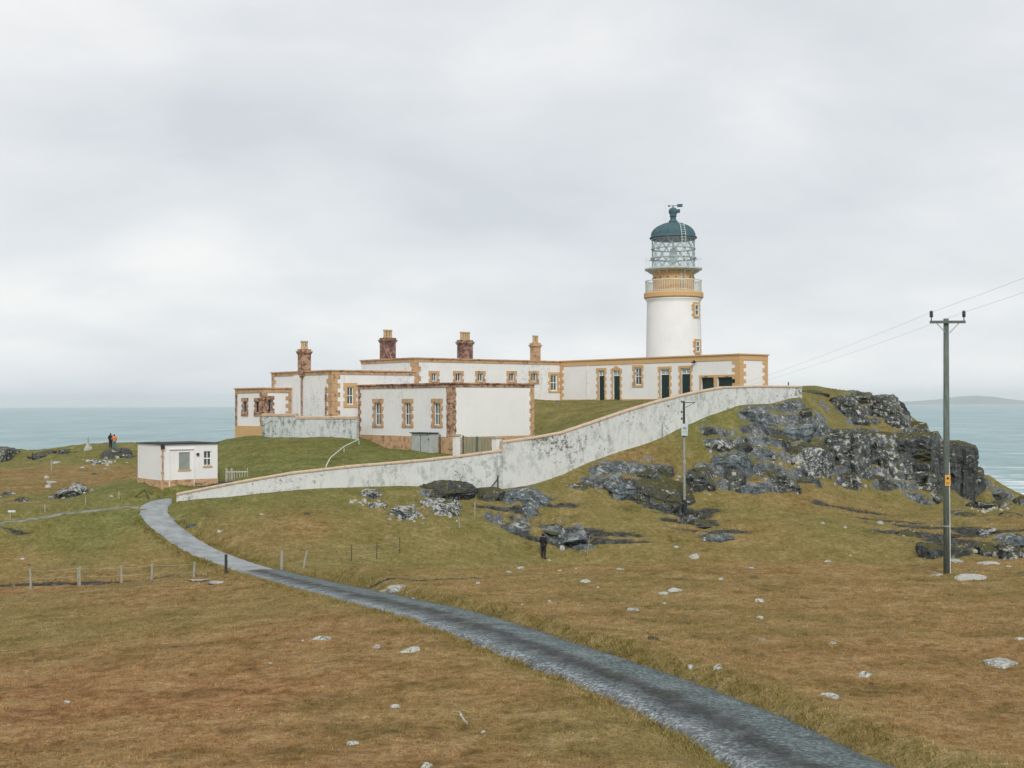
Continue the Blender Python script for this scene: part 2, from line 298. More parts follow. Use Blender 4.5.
def render_wall(name, base, grime, dirt=(.33, .34, .32), spots=0.0, thr=.56, sq=(2.2, 2.2, .35)):
    """lime-washed harling with weather streaks"""
    t = NT(name); p = t.pos(); st = t.noise(t.mapping(p, sq), 1.6, 6, .65); n2 = t.noise(p, 7, 6, .7); n1 = t.noise(p, .6, 4, .55)
    c = t.ramp(n1, [(.35, tuple(v * .95 for v in base)), (.65, base)])
    f = t.math('MULTIPLY', t.math('SUBTRACT', t.math('ADD', t.math('MULTIPLY', st, .65), t.math('MULTIPLY', n2, .35)), thr), 8 , clamp=True); f = t.math('MULTIPLY', f, grime); f = t.math('MULTIPLY', f, t.ramp(t.noise(t.mapping(p, loc=(1, 6, 2)), .3, 3, .5), [(.40, .35), (.60, 1.5)]), clamp=True)
    c = t.mix(f, c, dirt)
    if sq[2] > .7:
        s3 = t.noise(t.mapping(p, (2.2, 2.2, .5), loc=(8, 1, 0)), 1.5, 7, .7); c = t.mix(t.math('MULTIPLY', t.math('MULTIPLY', t.math('SUBTRACT', s3, .52), 7, clamp=True), .38), c, (.32, .35, .31))
    if spots:
        n3 = t.noise(t.mapping(p, loc=(3, 1, 6)), 3.3, 8, .8); n3 = t.math('ADD', n3, t.math('MULTIPLY', t.math('SUBTRACT', t.noise(t.mapping(p, loc=(6, 2, 6)), .22, 3, .5), .52), .55)); f = t.math('MULTIPLY', t.math('MULTIPLY', t.math('SUBTRACT', n3, .57), 14, clamp=True), spots); c = t.mix(f, c, (.07, .075, .065))
    t.bump(n2, .5, .02); return t.col(c, .88, .2)

def trim_mat(name, a, b, amt, thr=.5):
    t = NT(name); p = t.pos(); n = t.noise(t.mapping(p, (1, 1, 1.3)), 2.6, 8, .78, .2); n2 = t.noise(p, 9, 5, .7)
    c = t.ramp(n2, [(.3, tuple(v * .82 for v in a)), (.7, tuple(v * 1.1 for v in a))])
    f = t.math('MULTIPLY', t.math('MULTIPLY', t.math('SUBTRACT', n, thr), 10, clamp=True), amt)
    c = t.mix(f, c, t.ramp(n2, [(.35, tuple(v * .6 for v in b)), (.65, tuple(v * 1.3 for v in b))])); t.bump(n2, .4, .02); return t.col(c, .8, .25)

M_turf = ground_mat(); M_blade = ground_mat('grass_blades', 1.45)
M_rock = rock_mat('dark_rock', .60, tint=(1.12, 1.12, 1.05), mossy=.75)
M_rockl = rock_mat('lichened_rock', .55, tint=(1.3, 1.3, 1.2), mossy=.7, lscale=1.3)
M_rockw = rock_mat('white_lichen_rock', .525, tint=(1.2, 1.25, 1.2), mossy=.3, lscale=1.8)
M_slab = rock_mat('blue_slab_rock', .62, tint=(1.8, 1.95, 1.95), mossy=.2)
M_mossrock = rock_mat('mossy_rock', .64, mossy=.55)
t = NT('pale_stone'); n = t.noise(t.pos(), 14, 6, .7); c = t.ramp(n, [(.38, (.10, .11, .085)), (.5, (.30, .31, .28)), (.62, (.55, .55, .52))]); t.bump(n, .7, .03); M_pale = t.col(c, .85)
t = NT('white_stone'); n = t.noise(t.pos(), 20, 6, .7); c = t.ramp(n, [(.40, (.14, .15, .11)), (.48, (.36, .37, .33)), (.62, (.56, .56, .52))]); t.bump(n, .5, .02); M_stone = t.col(c, .8)
M_white = render_wall('white_harling', (.82, .82, .81), .30, (.52, .54, .52))
M_tower = render_wall('tower_white_paint', (.84, .84, .83), .3, (.6, .62, .62))
M_whited = render_wall('weathered_white_harling', (.79, .80, .79), .5, (.46, .48, .46), .25, .54)
M_gardenw = render_wall('stained_rubble_limewash', (.58, .62, .61), .85, (.24, .27, .26), .8, .485, (1.6, 1.6, .8))
M_boundw = render_wall('boundary_limewash', (.64, .665, .65), .8, (.34, .375, .35), .9, .49, (1.3, 1.3, .8))
M_hutw = render_wall('hut_white_paint', (.80, .80, .79), .35, (.5, .5, .48))
M_ochre = trim_mat('ochre_paint', (.62, .405, .20), (.46, .28, .14), .35, .54)
M_ochrew = trim_mat('peeling_ochre_sandstone', (.56, .37, .21), (.17, .09, .075), .85, .51)
M_redstone = trim_mat('peeling_red_sandstone', (.50, .33, .21), (.13, .060, .056), .95, .462)
M_maroon = trim_mat('maroon_chimney_stone', (.42, .27, .19), (.13, .060, .060), .95, .43)
M_coping = trim_mat('coping_ochre', (.56, .42, .30), (.34, .31, .26), .8, .50)
M_cream = trim_mat('cream_chimney_pot', (.52, .38, .21), (.3, .2, .12), .7, .52)
M_frame = plain('white_window_frame', (.80, .82, .82), .5)
M_green = plain('dark_green_paint', (.010, .036, .034), .45, .4)
M_dome = trim_mat('weathered_green_dome', (.065, .125, .145), (.12, .19, .21), .7, .52)
M_lattice = plain('grey_green_iron', (.30, .36, .36), .5, .4)
M_paleiron = plain('pale_painted_iron', (.62, .68, .65), .55)
M_black = plain('black_metal', (.02, .022, .024), .5, .4)
M_roof = plain('grey_felt_roof', (.20, .21, .21), .9, .2, .2)
M_darkroof = plain('dark_felt_roof', (.035, .042, .045), .85, .2)
M_wood = None
t = NT('creosoted_pole_wood'); n = t.noise(t.mapping(t.pos(), (14, 14, 1.0)), 2, 6, .7); c = t.ramp(n, [(.35, (.075, .10, .088)), (.65, (.17, .205, .18))]); t.bump(n, .6, .02); M_pole = t.col(c, .85)
t = NT('weathered_post_wood'); n = t.noise(t.mapping(t.pos(), (20, 20, 2)), 2, 6, .7); c = t.ramp(n, [(.35, (.22, .22, .17)), (.65, (.46, .45, .37))]); t.bump(n, .6, .02); M_post = t.col(c, .85)
t = NT('dark_post_wood'); n = t.noise(t.mapping(t.pos(), (20, 20, 2)), 2, 6, .7); c = t.ramp(n, [(.35, (.022, .026, .022)), (.65, (.07, .075, .06))]); M_dpost = t.col(c, .85)
M_galv = plain('galvanised_steel', (.34, .37, .37), .45, .5, .15, 6, .4)
M_wire = plain('wire_grey', (.50, .53, .56), .5)
M_yellow = plain('yellow_sign', (.72, .40, .09), .5)
M_signw = plain('pale_sign_plate', (.50, .58, .62), .5)
M_boards = plain('grey_board', (.27, .30, .28), .7)
M_graybox = plain('pale_grey_box', (.42, .45, .44), .7)
M_insul = plain('dark_glazed_insulator', (.028, .035, .038), .25, .6)
t = NT('window_glass'); n = t.noise(t.pos(), .8, 2); M_glass = t.col(t.ramp(n, [(.4, (.05, .075, .075)), (.6, (.10, .135, .13))]), .10, .6)
t = NT('lantern_glass'); tr = t.n.new('ShaderNodeBsdfTransparent'); tr.inputs[0].default_value = (.93, .97, .96, 1); gl = t.n.new('ShaderNodeBsdfGlossy'); gl.inputs['Roughness'].default_value = .05
ms = t.n.new('ShaderNodeMixShader'); ms.inputs[0].default_value = .12; t.link(tr.outputs[0], ms.inputs[1]); t.link(gl.outputs[0], ms.inputs[2]); t.link(ms.outputs[0], t.out.inputs[0]); M_lglass = t.m
t = NT('lens_glass'); t.col((.74, .82, .80), .1, .6); t.b.inputs['Transmission Weight'].default_value = .6; M_lens = t.m

# sea
t = NT('sea'); p = t.pos()
a = t.noise(t.mapping(p, (.5, 1, 1), rot=(0, 0, .25)), .045, 8, .66, .4); b = t.noise(t.mapping(p, (.45, 1, 1), rot=(0, 0, -.15)), .30, 5, .6); patch = t.noise(t.mapping(p, (.35, 1, 1)), .0035, 5, .6, .3)
rip = t.noise(t.mapping(p, (.022, .030, 1), loc=(5, 0, 0)), 1.0, 10, .72, .2)
rip2 = t.noise(t.mapping(p, (.011, .0022, 1), loc=(0, 7, 0)), 1.0, 8, .7, .2)
c = t.ramp(t.math('ADD', t.math('MULTIPLY', patch, .2), t.math('ADD', t.math('MULTIPLY', rip, .35), t.math('MULTIPLY', rip2, .45))), [(.41, (.095, .195, .21)), (.5, (.175, .31, .325)), (.60, (.30, .44, .45))])  # light and dark of the wave slopes put into the water colour as ripples
foam = t.noise(t.mapping(p, (.22, 1, 1), loc=(30, 20, 0)), .11, 8, .72, .2); dv = t.n.new('ShaderNodeVectorMath'); dv.operation = 'DISTANCE'; t.link(p, dv.inputs[0]); dv.inputs[1].default_value = (190, 430, -32)
foam = t.math('ADD', foam, t.math('MULTIPLY', t.math('SUBTRACT', 1.0, t.math('DIVIDE', dv.outputs['Value'], 330.0), clamp=True), .16)); ff = t.math('MULTIPLY', t.math('SUBTRACT', foam, .60), 12, clamp=True)
c = t.mix(ff, c, (.78, .82, .82)); n = t.n.new('ShaderNodeBump'); n.inputs['Strength'].default_value = 1.0; n.inputs['Distance'].default_value = 3.2
t.link(t.math('ADD', a, t.math('MULTIPLY', b, .28)), n.inputs['Height']); t.link(n.outputs[0], t.b.inputs['Normal']); M_sea = t.col(c, .34, .38)

# road surfaces (u across 0..1, v along in metres)
def road_mat():
    t = NT('wet_gravel_road'); uv = t.n.new('ShaderNodeUVMap'); sp = t.n.new('ShaderNodeSeparateXYZ'); t.link(uv.outputs[0], sp.inputs[0]); p = t.pos()
    n1 = t.noise(p, 1.6, 6, .65); n2 = t.noise(p, 13, 2, .7); n3 = t.noise(p, 40, 1, .5)
    u = t.math('ADD', sp.outputs[0], t.math('ADD', t.math('MULTIPLY', t.math('SUBTRACT', t.noise(p, .9, 3, .5), .5), .34), t.math('MULTIPLY', t.math('SUBTRACT', t.noise(p, 7.0, 4, .7), .5), .30)))
    c = t.ramp(u, [(0.0, (.13, .14, .142)), (.08, (.19, .215, .225)), (.18, (.100, .122, .124)), (.37, (.022, .026, .025)), (.47, (.030, .035, .032)), (.56, (.082, .108, .108)), (.80, (.080, .110, .112)), (1, (.036, .048, .048))])
    s = t.ramp(n2, [(.36, .25), (.5, .85), (.63, 2.1)]); m = t.n.new('ShaderNodeMix'); m.data_type = 'RGBA'; m.blend_type = 'MULTIPLY'; m.inputs[0].default_value = .85; t.link(c, m.inputs[6]); t.link(s, m.inputs[7]); c = m.outputs[2]
    wp = t.math('MULTIPLY', t.math('MULTIPLY', t.math('SUBTRACT', t.noise(t.mapping(p, loc=(3, 9, 1)), 1.3, 6, .68), .54), 10, clamp=True), .6); c = t.mix(wp, c, (.035, .042, .046))
    mo = t.math('MULTIPLY', t.math('MULTIPLY', t.math('SUBTRACT', n1, .56), 14, clamp=True), t.ramp(u, [(.36, 0.), (.44, 1.), (.55, 1.), (.62, 0.)])); c = t.mix(t.math('MULTIPLY', mo, .7), c, (.05, .052, .022))
    t.bump(t.math('ADD', n2, t.math('MULTIPLY', n3, .5)), .5, .015); r = t.ramp(n1, [(.35, .42), (.6, .8)]); return t.col(c, r, .35)
M_road = road_mat()
t = NT('pale_concrete'); n1 = t.noise(t.pos(), 1.2, 6, .6); n2 = t.noise(t.pos(), 14, 5, .7); c = t.ramp(t.math('ADD', t.math('MULTIPLY', n1, .6), t.math('MULTIPLY', n2, .4)), [(.36, (.16, .18, .18)), (.5, (.26, .285, .29)), (.65, (.34, .362, .362))]); t.bump(n2, .4, .02); M_conc = t.col(c, .6, .35)
t = NT('grassy_track'); n1 = t.noise(t.pos(), 1.6, 6, .65); c = t.ramp(n1, [(.38, (.085, .098, .045)), (.5, (.17, .185, .14)), (.62, (.24, .255, .225))]); M_track = t.col(c, .85)
t = NT('puddle_water'); n = t.noise(t.pos(), 4, 3); t.bump(n, .1, .01); M_puddle = t.col((.10, .11, .10), .05, .6)
t = NT('island_rock'); n = t.noise(t.mapping(t.pos(), (.001, .001, .003)), 1.2, 5); M_island = t.col(t.ramp(n, [(.4, (.10, .13, .10)), (.6, (.17, .19, .15))]), .9)

# ------------------------------------------------------------------ object helpers
def tag(o, label=None, cat=None, group=None, kind=None):
    if label: o['label'] = label
    if cat: o['category'] = cat
    if group: o['group'] = group
    if kind: o['kind'] = kind
    return o
def empty(name, loc=(0, 0, 0), label=None, cat=None, group=None):
    o = bpy.data.objects.new(name, None); COL.objects.link(o); o.location = loc; return tag(o, label, cat, group)
def mesh_obj(name, verts, faces, mat, parent=None, smooth=False, origin=None):
    """verts in world coordinates; the origin is moved to the base of the mesh"""
    v = np.asarray(verts, float)
    if origin is None: origin = (float((v[:, 0].min() + v[:, 0].max()) / 2), float((v[:, 1].min() + v[:, 1].max()) / 2), float(v[:, 2].min()))
    me = bpy.data.meshes.new(name); me.from_pydata([tuple(q) for q in (v - np.array(origin))], [], [tuple(f) for f in faces]); me.update()
    mats = mat if isinstance(mat, (list, tuple)) else [mat]
    for m in mats: me.materials.append(m)
    if smooth: me.polygons.foreach_set('use_smooth', [True] * len(me.polygons))
    o = bpy.data.objects.new(name, me); COL.objects.link(o); o.location = origin
    if parent is not None:
        o.parent = parent; o.location = Vector(origin) - world_loc(parent)
    return o
def world_loc(o):
    l = Vector(o.location)
    while o.parent is not None:
        o = o.parent; l += Vector(o.location)
    return l
class MB:
    def __init__(s): s.v = []; s.f = []
    def hexa(s, p):   # p: 8 points, bottom ring 0-3, top ring 4-7
        n = len(s.v); s.v += [tuple(q) for q in p]
        s.f += [tuple(n + i for i in f) for f in ((3, 2, 1, 0), (4, 5, 6, 7), (0, 1, 5, 4), (1, 2, 6, 5), (2, 3, 7, 6), (3, 0, 4, 7))]
    def box(s, c, size, rz=0.0):
        cx, cy, cz = c; a, b, h = size[0] / 2, size[1] / 2, size[2] / 2; co, si = math.cos(rz), math.sin(rz)
        s.hexa([(cx + x * co - y * si, cy + x * si + y * co, cz + z) for z in (-h, h) for x, y in ((-a, -b), (a, -b), (a, b), (-a, b))])
    def tube(s, pts, r, n=8, cap=True):
        pts = [Vector(q) for q in pts]; rs = r if isinstance(r, (list, tuple)) else [r] * len(pts); base = len(s.v)
        for i, q in enumerate(pts):
            d = (pts[min(i + 1, len(pts) - 1)] - pts[max(i - 1, 0)]).normalized(); a = d.orthogonal() if abs(d.z) > .9 else d.cross(Vector((0, 0, 1)))
            if abs(d.z) > .9: a = Vector((1, 0, 0)) - d * d.x
            a.normalize(); b = d.cross(a)
            for k in range(n):
                t_ = 2 * math.pi * k / n; s.v.append(tuple(q + (a * math.cos(t_) + b * math.sin(t_)) * rs[i]))
        for i in range(len(pts) - 1):
            for k in range(n):
                a0 = base + i * n + k; a1 = base + i * n + (k + 1) % n; s.f.append((a0, a1, a1 + n, a0 + n))
        if cap: s.f.append(tuple(base + k for k in reversed(range(n)))); s.f.append(tuple(base + (len(pts) - 1) * n + k for k in range(n)))
    def lathe(s, c, prof, n=48, a0=0, a1=2 * math.pi, close=True):
        base = len(s.v); full = abs(a1 - a0 - 2 * math.pi) < 1e-6; cols = n if full else n + 1
        for r, z in prof:
            for k in range(cols):
                t_ = a0 + (a1 - a0) * k / n; s.v.append((c[0] + r * math.cos(t_), c[1] + r * math.sin(t_), c[2] + z))
        for i in range(len(prof) - 1):
            for k in range(n):
                k2 = (k + 1) % cols; s.f.append((base + i * cols + k, base + i * cols + k2, base + (i + 1) * cols + k2, base + (i + 1) * cols + k))
        if close and full:
            s.f.append(tuple(base + k for k in reversed(range(cols)))); s.f.append(tuple(base + (len(prof) - 1) * cols + k for k in range(cols)))
    def build(s, name, mat, parent=None, smooth=False, origin=None): return mesh_obj(name, s.v, s.f, mat, parent, smooth, origin)
class Frame:
    """a wall face: s along it, z up, o outwards"""
    def __init__(s, p, dr, nm): s.p = Vector((p[0], p[1], 0)); s.d = Vector((*dr, 0)).normalized(); s.n = Vector((*nm, 0)).normalized()
    def pt(s, a, z, o=0.0): q = s.p + s.d * a + s.n * o; return (q.x, q.y, z)
    def sz(s, px, py, o=0.0):
        v = ray(px, py); q = s.p + s.n * o; k = q.dot(s.n) / v.dot(s.n); h = v * k; return ((h - s.p).dot(s.d), h.z)
    def box(s, mb, a0, a1, z0, z1, o0, o1):
        pts = [s.pt(a, z, o) for z in (z0, z1) for a, o in ((a0, o1), (a1, o1), (a1, o0), (a0, o0))]
        if s.d.cross(Vector((0, 0, 1))).dot(s.n) < 0: pts = [pts[i] for i in (1, 0, 3, 2, 5, 4, 7, 6)]
        mb.hexa(pts)
UD = Vector((.65, -.76, 0)).normalized(); VD = Vector((.76, .65, 0)).normalized()
UD2, VD2 = (UD.x, UD.y), (VD.x, VD.y); NU = (-VD.x, -VD.y); NV = UD2   # outward normals of faces along u / along v

R_, L_, W_, S_, Mo = M_rock, M_rockl, M_rockw, M_slab, M_mossrock
OC = 'rock outcrops of the headland'
ROCKS = [
 # px, py, w, h, depth, mat, style, sub, label
 (948, 491, 50, 42, 7, R_, 'cliff', 6, 'tall dark sea cliff block ending the headland, right behind the near power pole'),
 (918, 477, 60, 38, 5, R_, 'cliff', 5, 'dark vertical cliff face just left of the near power pole above the low ledge'),
 (882, 472, 50, 34, 4.5, L_, 'cliff', 5, 'columnar cliff section with white streaks in the middle of the headland'),
 (845, 474, 44, 38, 4, L_, 'cliff', 5, 'pale streaked upright crag at the left end of the main cliff band'),
 (806, 470, 46, 22, 3.5, W_, 'block', 5, 'white-speckled crag below the dark overhang left of the main cliff band'),
 (800, 452, 54, 18, 4, R_, 'block', 5, 'dark overhanging rock shelf above the white-speckled crag'),
 (800, 436, 44, 11, 4, S_, 'slab', 5, 'blue-grey tilted slabs capping the shelf in the middle of the slope'),
 (832, 442, 26, 14, 3.5, W_, 'block', 5, 'lichen-whitened rock lip beside the capping slabs'),
 (846, 418, 42, 22, 5, L_, 'block', 5, 'grey crag with pale boulders under the green summit of the knoll'),
 (885, 424, 46, 30, 6, L_, 'block', 6, 'broken grey summit crag above the sea at the right of the knoll'),
 (893, 411, 30, 14, 5, L_, 'block', 5, 'rounded top stones of the summit crag against the sky'),
 (866, 405, 30, 15, 5, L_, 'block', 5, 'pale jointed rock on the skyline left of the rounded top stones'),
 (846, 401, 17, 7, 2, S_, 'slab', 4, 'single pale slab in the green turf near the skyline'),
 (815, 394, 26, 5, 3, R_, 'block', 5, 'dark low rock joining the end of the boundary wall'),
 (853, 391.5, 26, 2.5, 2, L_, 'block', 4, 'thin rocky crest along the skyline of the knoll'),
 (916, 436, 26, 14, 4, L_, 'block', 5, 'weathered grey rock step between summit crag and sea cliff'),
 (926, 448, 34, 17, 4, L_, 'block', 5, 'lichen-spotted rock shoulder sloping to the near power pole'),
 (896, 446, 40, 12, 3, L_, 'block', 5, 'grassy-topped ledge with pale blotches above the dark cliff face'),
 (861, 433, 22, 4, 2, R_, 'slab', 4, 'flat dark rock set in the brown turf terrace'),
 (766, 428, 34, 16, 4, S_, 'slab', 5, 'big smooth blue-grey slab below the upper boundary wall'),
 (752, 423, 34, 14, 3, S_, 'slab', 5, 'leaning smooth slab nearest the bend of the boundary wall'),
 (780, 416, 24, 10, 3, S_, 'slab', 4, 'smaller slab behind the big smooth slab'),
 (801, 417, 22, 10, 3, L_, 'block', 4, 'rounded lichened boulder right of the smaller slab'),
 (708, 432, 26, 9, 2.5, Mo, 'block', 4, 'mossy rounded rock beside the far service pole'),
 (722, 449, 36, 15, 3, W_, 'block', 5, 'white-speckled ridge of rock just right of the far service pole sign'),
 (741, 453, 26, 10, 2.5, R_, 'block', 4, 'dark blunt end of the white-speckled ridge'),
 (758, 449, 26, 7, 2.5, S_, 'slab', 4, 'low bluish slab right of the dark blunt rock'),
 (778, 445, 22, 16, 3, L_, 'block', 4, 'stacked lichened stones left of the dark overhang'),
 (731, 471, 44, 15, 3, S_, 'slab', 5, 'broad bluish slab with a pale upper edge in the middle of the slope'),
 (700, 493, 36, 24, 3, R_, 'block', 5, 'dark craggy rock right behind the far service pole foot'),
 (727, 490, 26, 20, 3, R_, 'block', 5, 'dark split rock second to the right of the far service pole'),
 (748, 496, 34, 16, 3, S_, 'block', 5, 'blue-tinted rock at the foot of the slope with cut faces'),
 (765, 480, 22, 10, 2.5, L_, 'block', 4, 'pale-topped small crag above the blue-tinted rock'),
 (786, 491, 34, 19, 3, L_, 'block', 5, 'lichened bluff at the slope foot left of the dark low ledge'),
 (811, 485, 30, 6, 2, R_, 'slab', 4, 'dark shadowed ledge under the white-speckled crag'),
 (845, 484, 30, 8, 2, L_, 'cliff', 4, 'low streaked ledge at the left of the lower rock band'),
 (880, 487, 34, 11, 2, R_, 'block', 5, 'low dark ledge with two white stones in the lower rock band'),
 (915, 488, 40, 14, 2.5, L_, 'cliff', 5, 'pale fluted ledge left of the near power pole in the lower rock band'),
 (957, 492, 30, 8, 2.5, Mo, 'block', 4, 'mossy stones at the foot of the sea cliff'),
 (976, 493, 16, 22, 3, R_, 'cliff', 4, 'dark pillar of rock at the seaward foot of the cliff'),
 (655, 505, 66, 24, 3, R_, 'block', 6, 'long dark jointed outcrop left of the far service pole'),
 (620, 497, 36, 16, 3, S_, 'slab', 5, 'smooth bluish rock slab at the left of the long dark outcrop'),
 (584, 493, 36, 8, 2, L_, 'block', 4, 'low line of pale-speckled stones in turf below the wall bend'),
 (606, 474, 44, 9, 2.5, S_, 'slab', 5, 'thin dark slab under the boundary wall near its short post'),
 (650, 477, 52, 8, 2.5, R_, 'slab', 5, 'thin dark ledge running towards the far service pole'),
 (529, 510, 62, 20, 5, S_, 'slab', 5, 'broad dark whaleback slab of rock below the boundary wall'),
 (487, 500, 34, 10, 4, R_, 'slab', 4, 'dark low rock against the wall foot left of the whaleback slab'),
 (438, 497, 66, 15, 4, Mo, 'block', 5, 'large mossy outcrop leaning on the boundary wall'),
 (441, 514, 40, 14, 2.5, W_, 'block', 5, 'white-crusted rocks below the mossy outcrop'),
 (427, 504, 16, 6, 1.5, W_, 'block', 4, 'small white-crusted rock at the left edge of the mossy outcrop'),
 (406, 517, 28, 13, 2.5, W_, 'block', 5, 'white-crusted boulder group in the middle of the turf below the wall'),
 (377, 512, 18, 11, 2, W_, 'block', 4, 'white-crusted boulder group farthest left below the wall'),
 (371, 495, 22, 6, 1.8, W_, 'block', 4, 'low pale rock line just below the boundary wall'),
 (565, 541, 40, 7, 3, S_, 'slab', 4, 'grey wet slabs beside the lone walker'),
 (582, 554, 22, 8, 2.5, S_, 'slab', 4, 'grey stepped slab behind the thin stick right of the walker'),
 (520, 529, 30, 5, 2.5, S_, 'slab', 4, 'flat blue-grey slab in the boggy hollow'),
 (548, 532, 22, 3, 2, Mo, 'slab', 4, 'thin turf-capped slab above the lone walker'),
 (700, 526, 26, 5, 2.5, R_, 'slab', 4, 'dark wet rock below the far service pole'),
 (718, 541, 34, 5, 2.5, S_, 'slab', 4, 'bluish wet rock in the peat hollow below the far service pole'),
 (950, 557, 44, 13, 3, R_, 'block', 5, 'dark humped rock in the peat hollow behind the near power pole'),
 (930, 557, 18, 12, 2, R_, 'block', 4, 'dark rock wall at the left of the peat hollow'),
 (927, 547, 18, 4, 1.6, S_, 'slab', 4, 'grey slab on the lip of the peat hollow left of the near power pole'),
 (1008, 557, 34, 14, 3, L_, 'block', 5, 'large lichened rock at the right edge above the brown rise'),
 (1003, 543, 26, 9, 2.5, S_, 'block', 4, 'blue-grey rock behind the large lichened rock at the right edge'),
 (985, 553, 18, 9, 2, L_, 'block', 4, 'small lichened rock between the near pole and the right edge'),
 (1020, 545, 16, 12, 3, R_, 'block', 4, 'dark rock cut off by the right edge of the view'),
 (906, 535, 17, 5, 1.5, L_, 'slab', 4, 'pale rock patch left of the peat hollow'),
 (987, 533, 16, 5, 1.5, W_, 'block', 4, 'white-spotted rock right of the near power pole in brown turf'),
 (1014, 518, 16, 5, 2, L_, 'block', 4, 'grey rock in the turf near the shore at the right edge'),
 (938, 499, 16, 6, 2, L_, 'block', 4, 'low grey rock left of the near pole below the lower rock band'),
 (980, 508, 26, 8, 2.5, L_, 'block', 4, 'scattered pale rock pile on the shore turf'),
 (1000, 506, 24, 5, 2, L_, 'slab', 4, 'flat grey shore rocks behind the pale rock pile'),
 (1000, 498, 22, 6, 2.5, Mo, 'block', 4, 'dark mossy shore rock on the edge above the sea'),
 (1020, 504, 14, 7, 2.5, L_, 'block', 4, 'jagged shore rock at the right edge of the view'),
 (962, 516, 20, 3, 2, R_, 'slab', 4, 'dark thin slab in the turf right of the near pole'),
 (69, 497, 38, 9, 3, W_, 'block', 5, 'big white lichened boulder heap left of the hut'),
 (80, 492, 14, 8, 2, W_, 'block', 4, 'upright whitish boulder on the heap left of the hut'),
 (8, 498, 18, 7, 2.5, W_, 'block', 4, 'pale boulders at the left edge of the view'),
 (22, 502, 12, 4, 1.5, L_, 'block', 4, 'small grey boulders just right of the pale boulders at the left edge'),
 (5, 461, 26, 14, 6, L_, 'block', 5, 'rounded grey crag at the left edge against the sea'),
 (50, 456, 34, 8, 5, Mo, 'block', 5, 'mossy crag forming the left end of the shore ridge'),
 (72, 452.5, 26, 4, 4, L_, 'block', 4, 'grey rocks on the crest of the shore ridge left of the white cairn'),
 (117, 460, 30, 11, 4, R_, 'slab', 4, 'dark rock under the pair of walkers on the shore ridge'),
 (98, 464, 22, 4, 2, W_, 'block', 4, 'row of whitish stones on the turf under the shore ridge'),
]
RKXY = [(*hit(px, py)[:2], w_ , dp, h_, px, py) for px, py, w_, h_, dp, m, st, sub, lab in ROCKS]

# ------------------------------------------------------------------ ground sheet
def axis(segs):
    out = [segs[0][0]]
    for a, b, st in segs: n = max(1, round((b - a) / st)); out += list(np.linspace(a, b, n + 1)[1:])
    return np.array(out)
GX = axis([(-400, -100, 12), (-100, -60, 1.2), (-60, -25, .5), (-25, 10, .26), (10, 45, .21), (45, 46, .34), (46, 100, 1.5), (100, 400, 12)])
GY = axis([(-120, 0, 6), (0, 13, .8), (13, 58, .2), (58, 84, .26), (84, 114, .21), (114, 125, .36), (125, 160, .7), (160, 400, 8)])
XX, YY = np.meshgrid(GX, GY); ZZ = terrain(XX, YY)
# cover attributes: R green, G rust, B bare peat, blended from the look of the turf round each place
COVER = [(0, 600, 66, 0, .95), (0, 700, 26, 0, 1), (200, 700, 25, 0, .95), (350, 640, 34, 0, .62), (500, 700, 24, 0, .6), (420, 760, 18, 0, .75), (640, 740, 20, .15, .3), (300, 600, 48, .1, .38), (200, 600, 55, 0, .55), (600, 620, 36, 0, .55), (760, 610, 38, 0, .46), (900, 640, 32, 0, .58), (1000, 700, 24, 0, .7), (950, 740, 20, 0, .7), (820, 700, 24, 0, .6), (700, 640, 34, 0, .5), (450, 580, 46, 0, .5), (600, 568, 51, 0, .55), (800, 566, 51.5, 0, .5), (1000, 564, 51.5, .0, .55), (450, 570, 51, 0, .5), (700, 568, 51, 0, .5), (900, 566, 51, 0, .5), (640, 540, 60, .2, .05), (800, 540, 60, .2, .05), (940, 540, 60, .2, .05), (500, 540, 60, .2, .05), (850, 590, 43, 0, .5),
         (100, 585, 70, 0, .75), (30, 550, 75, .05, .35), (150, 545, 76, .1, .38), (60, 530, 78, .55, .1), (120, 522, 80, .75, 0), (190, 555, 73, 0, .45), (50, 505, 86, .15, .3), (20, 490, 97, .05, .45), (100, 480, 100, .1, .55), (60, 474, 112, 0, .55), (100, 495, 88, .8, 0), (40, 460, 150, .5, .1), (112, 449, 150, .45, .0), (130, 487, 92, .8, 0), (230, 520, 78, .25, .2), (220, 505, 82, .5, 0), (280, 530, 76, .05, .5), (240, 500, 83, .65, 0), (330, 500, 82, .45, .05), (400, 512, 81, .2, .2), (350, 545, 74, .25, .15), (450, 540, 77, .2, .12), (520, 545, 78, .2, .12), (480, 510, 83, .2, .2),
         (600, 520, 84, .1, .12), (620, 550, 80, .12, .2), (700, 545, 81, .05, .3), (630, 465, 92.5, .1, .35), (600, 490, 89, .25, .1), (760, 530, 83, .05, .3), (760, 500, 91, .1, .4), (830, 540, 82, .2, .12), (900, 510, 91, .1, .25), (880, 550, 80, .25, .15), (980, 520, 90, .1, .35), (1000, 540, 83, .05, .45), (690, 425, 98, .8, 0), (720, 455, 97, .35, .0), (760, 405, 102, .8, 0), (830, 398, 113, .7, 0), (800, 430, 103, .3, .1), (870, 430, 109, .15, .3), (900, 477, 100, .2, .25), (780, 445, 100, .2, .1),
         (240, 445, 106, .85, 0), (300, 445, 98, .7, .1), (350, 455, 95, .72, 0), (250, 465, 94, .75, .05), (300, 462, 92, .85, .1), (230, 485, 86, .7, 0), (420, 455, 93, .8, 0), (400, 448, 98, .8, 0), (560, 410, 108, .3, .15), (600, 412, 104, .35, .25), (545, 425, 100, .75, 0), (640, 402, 103, .6, 0)]
CV = np.array([[at(a, b, d).x, d, g, r] for a, b, d, g, r in COVER])
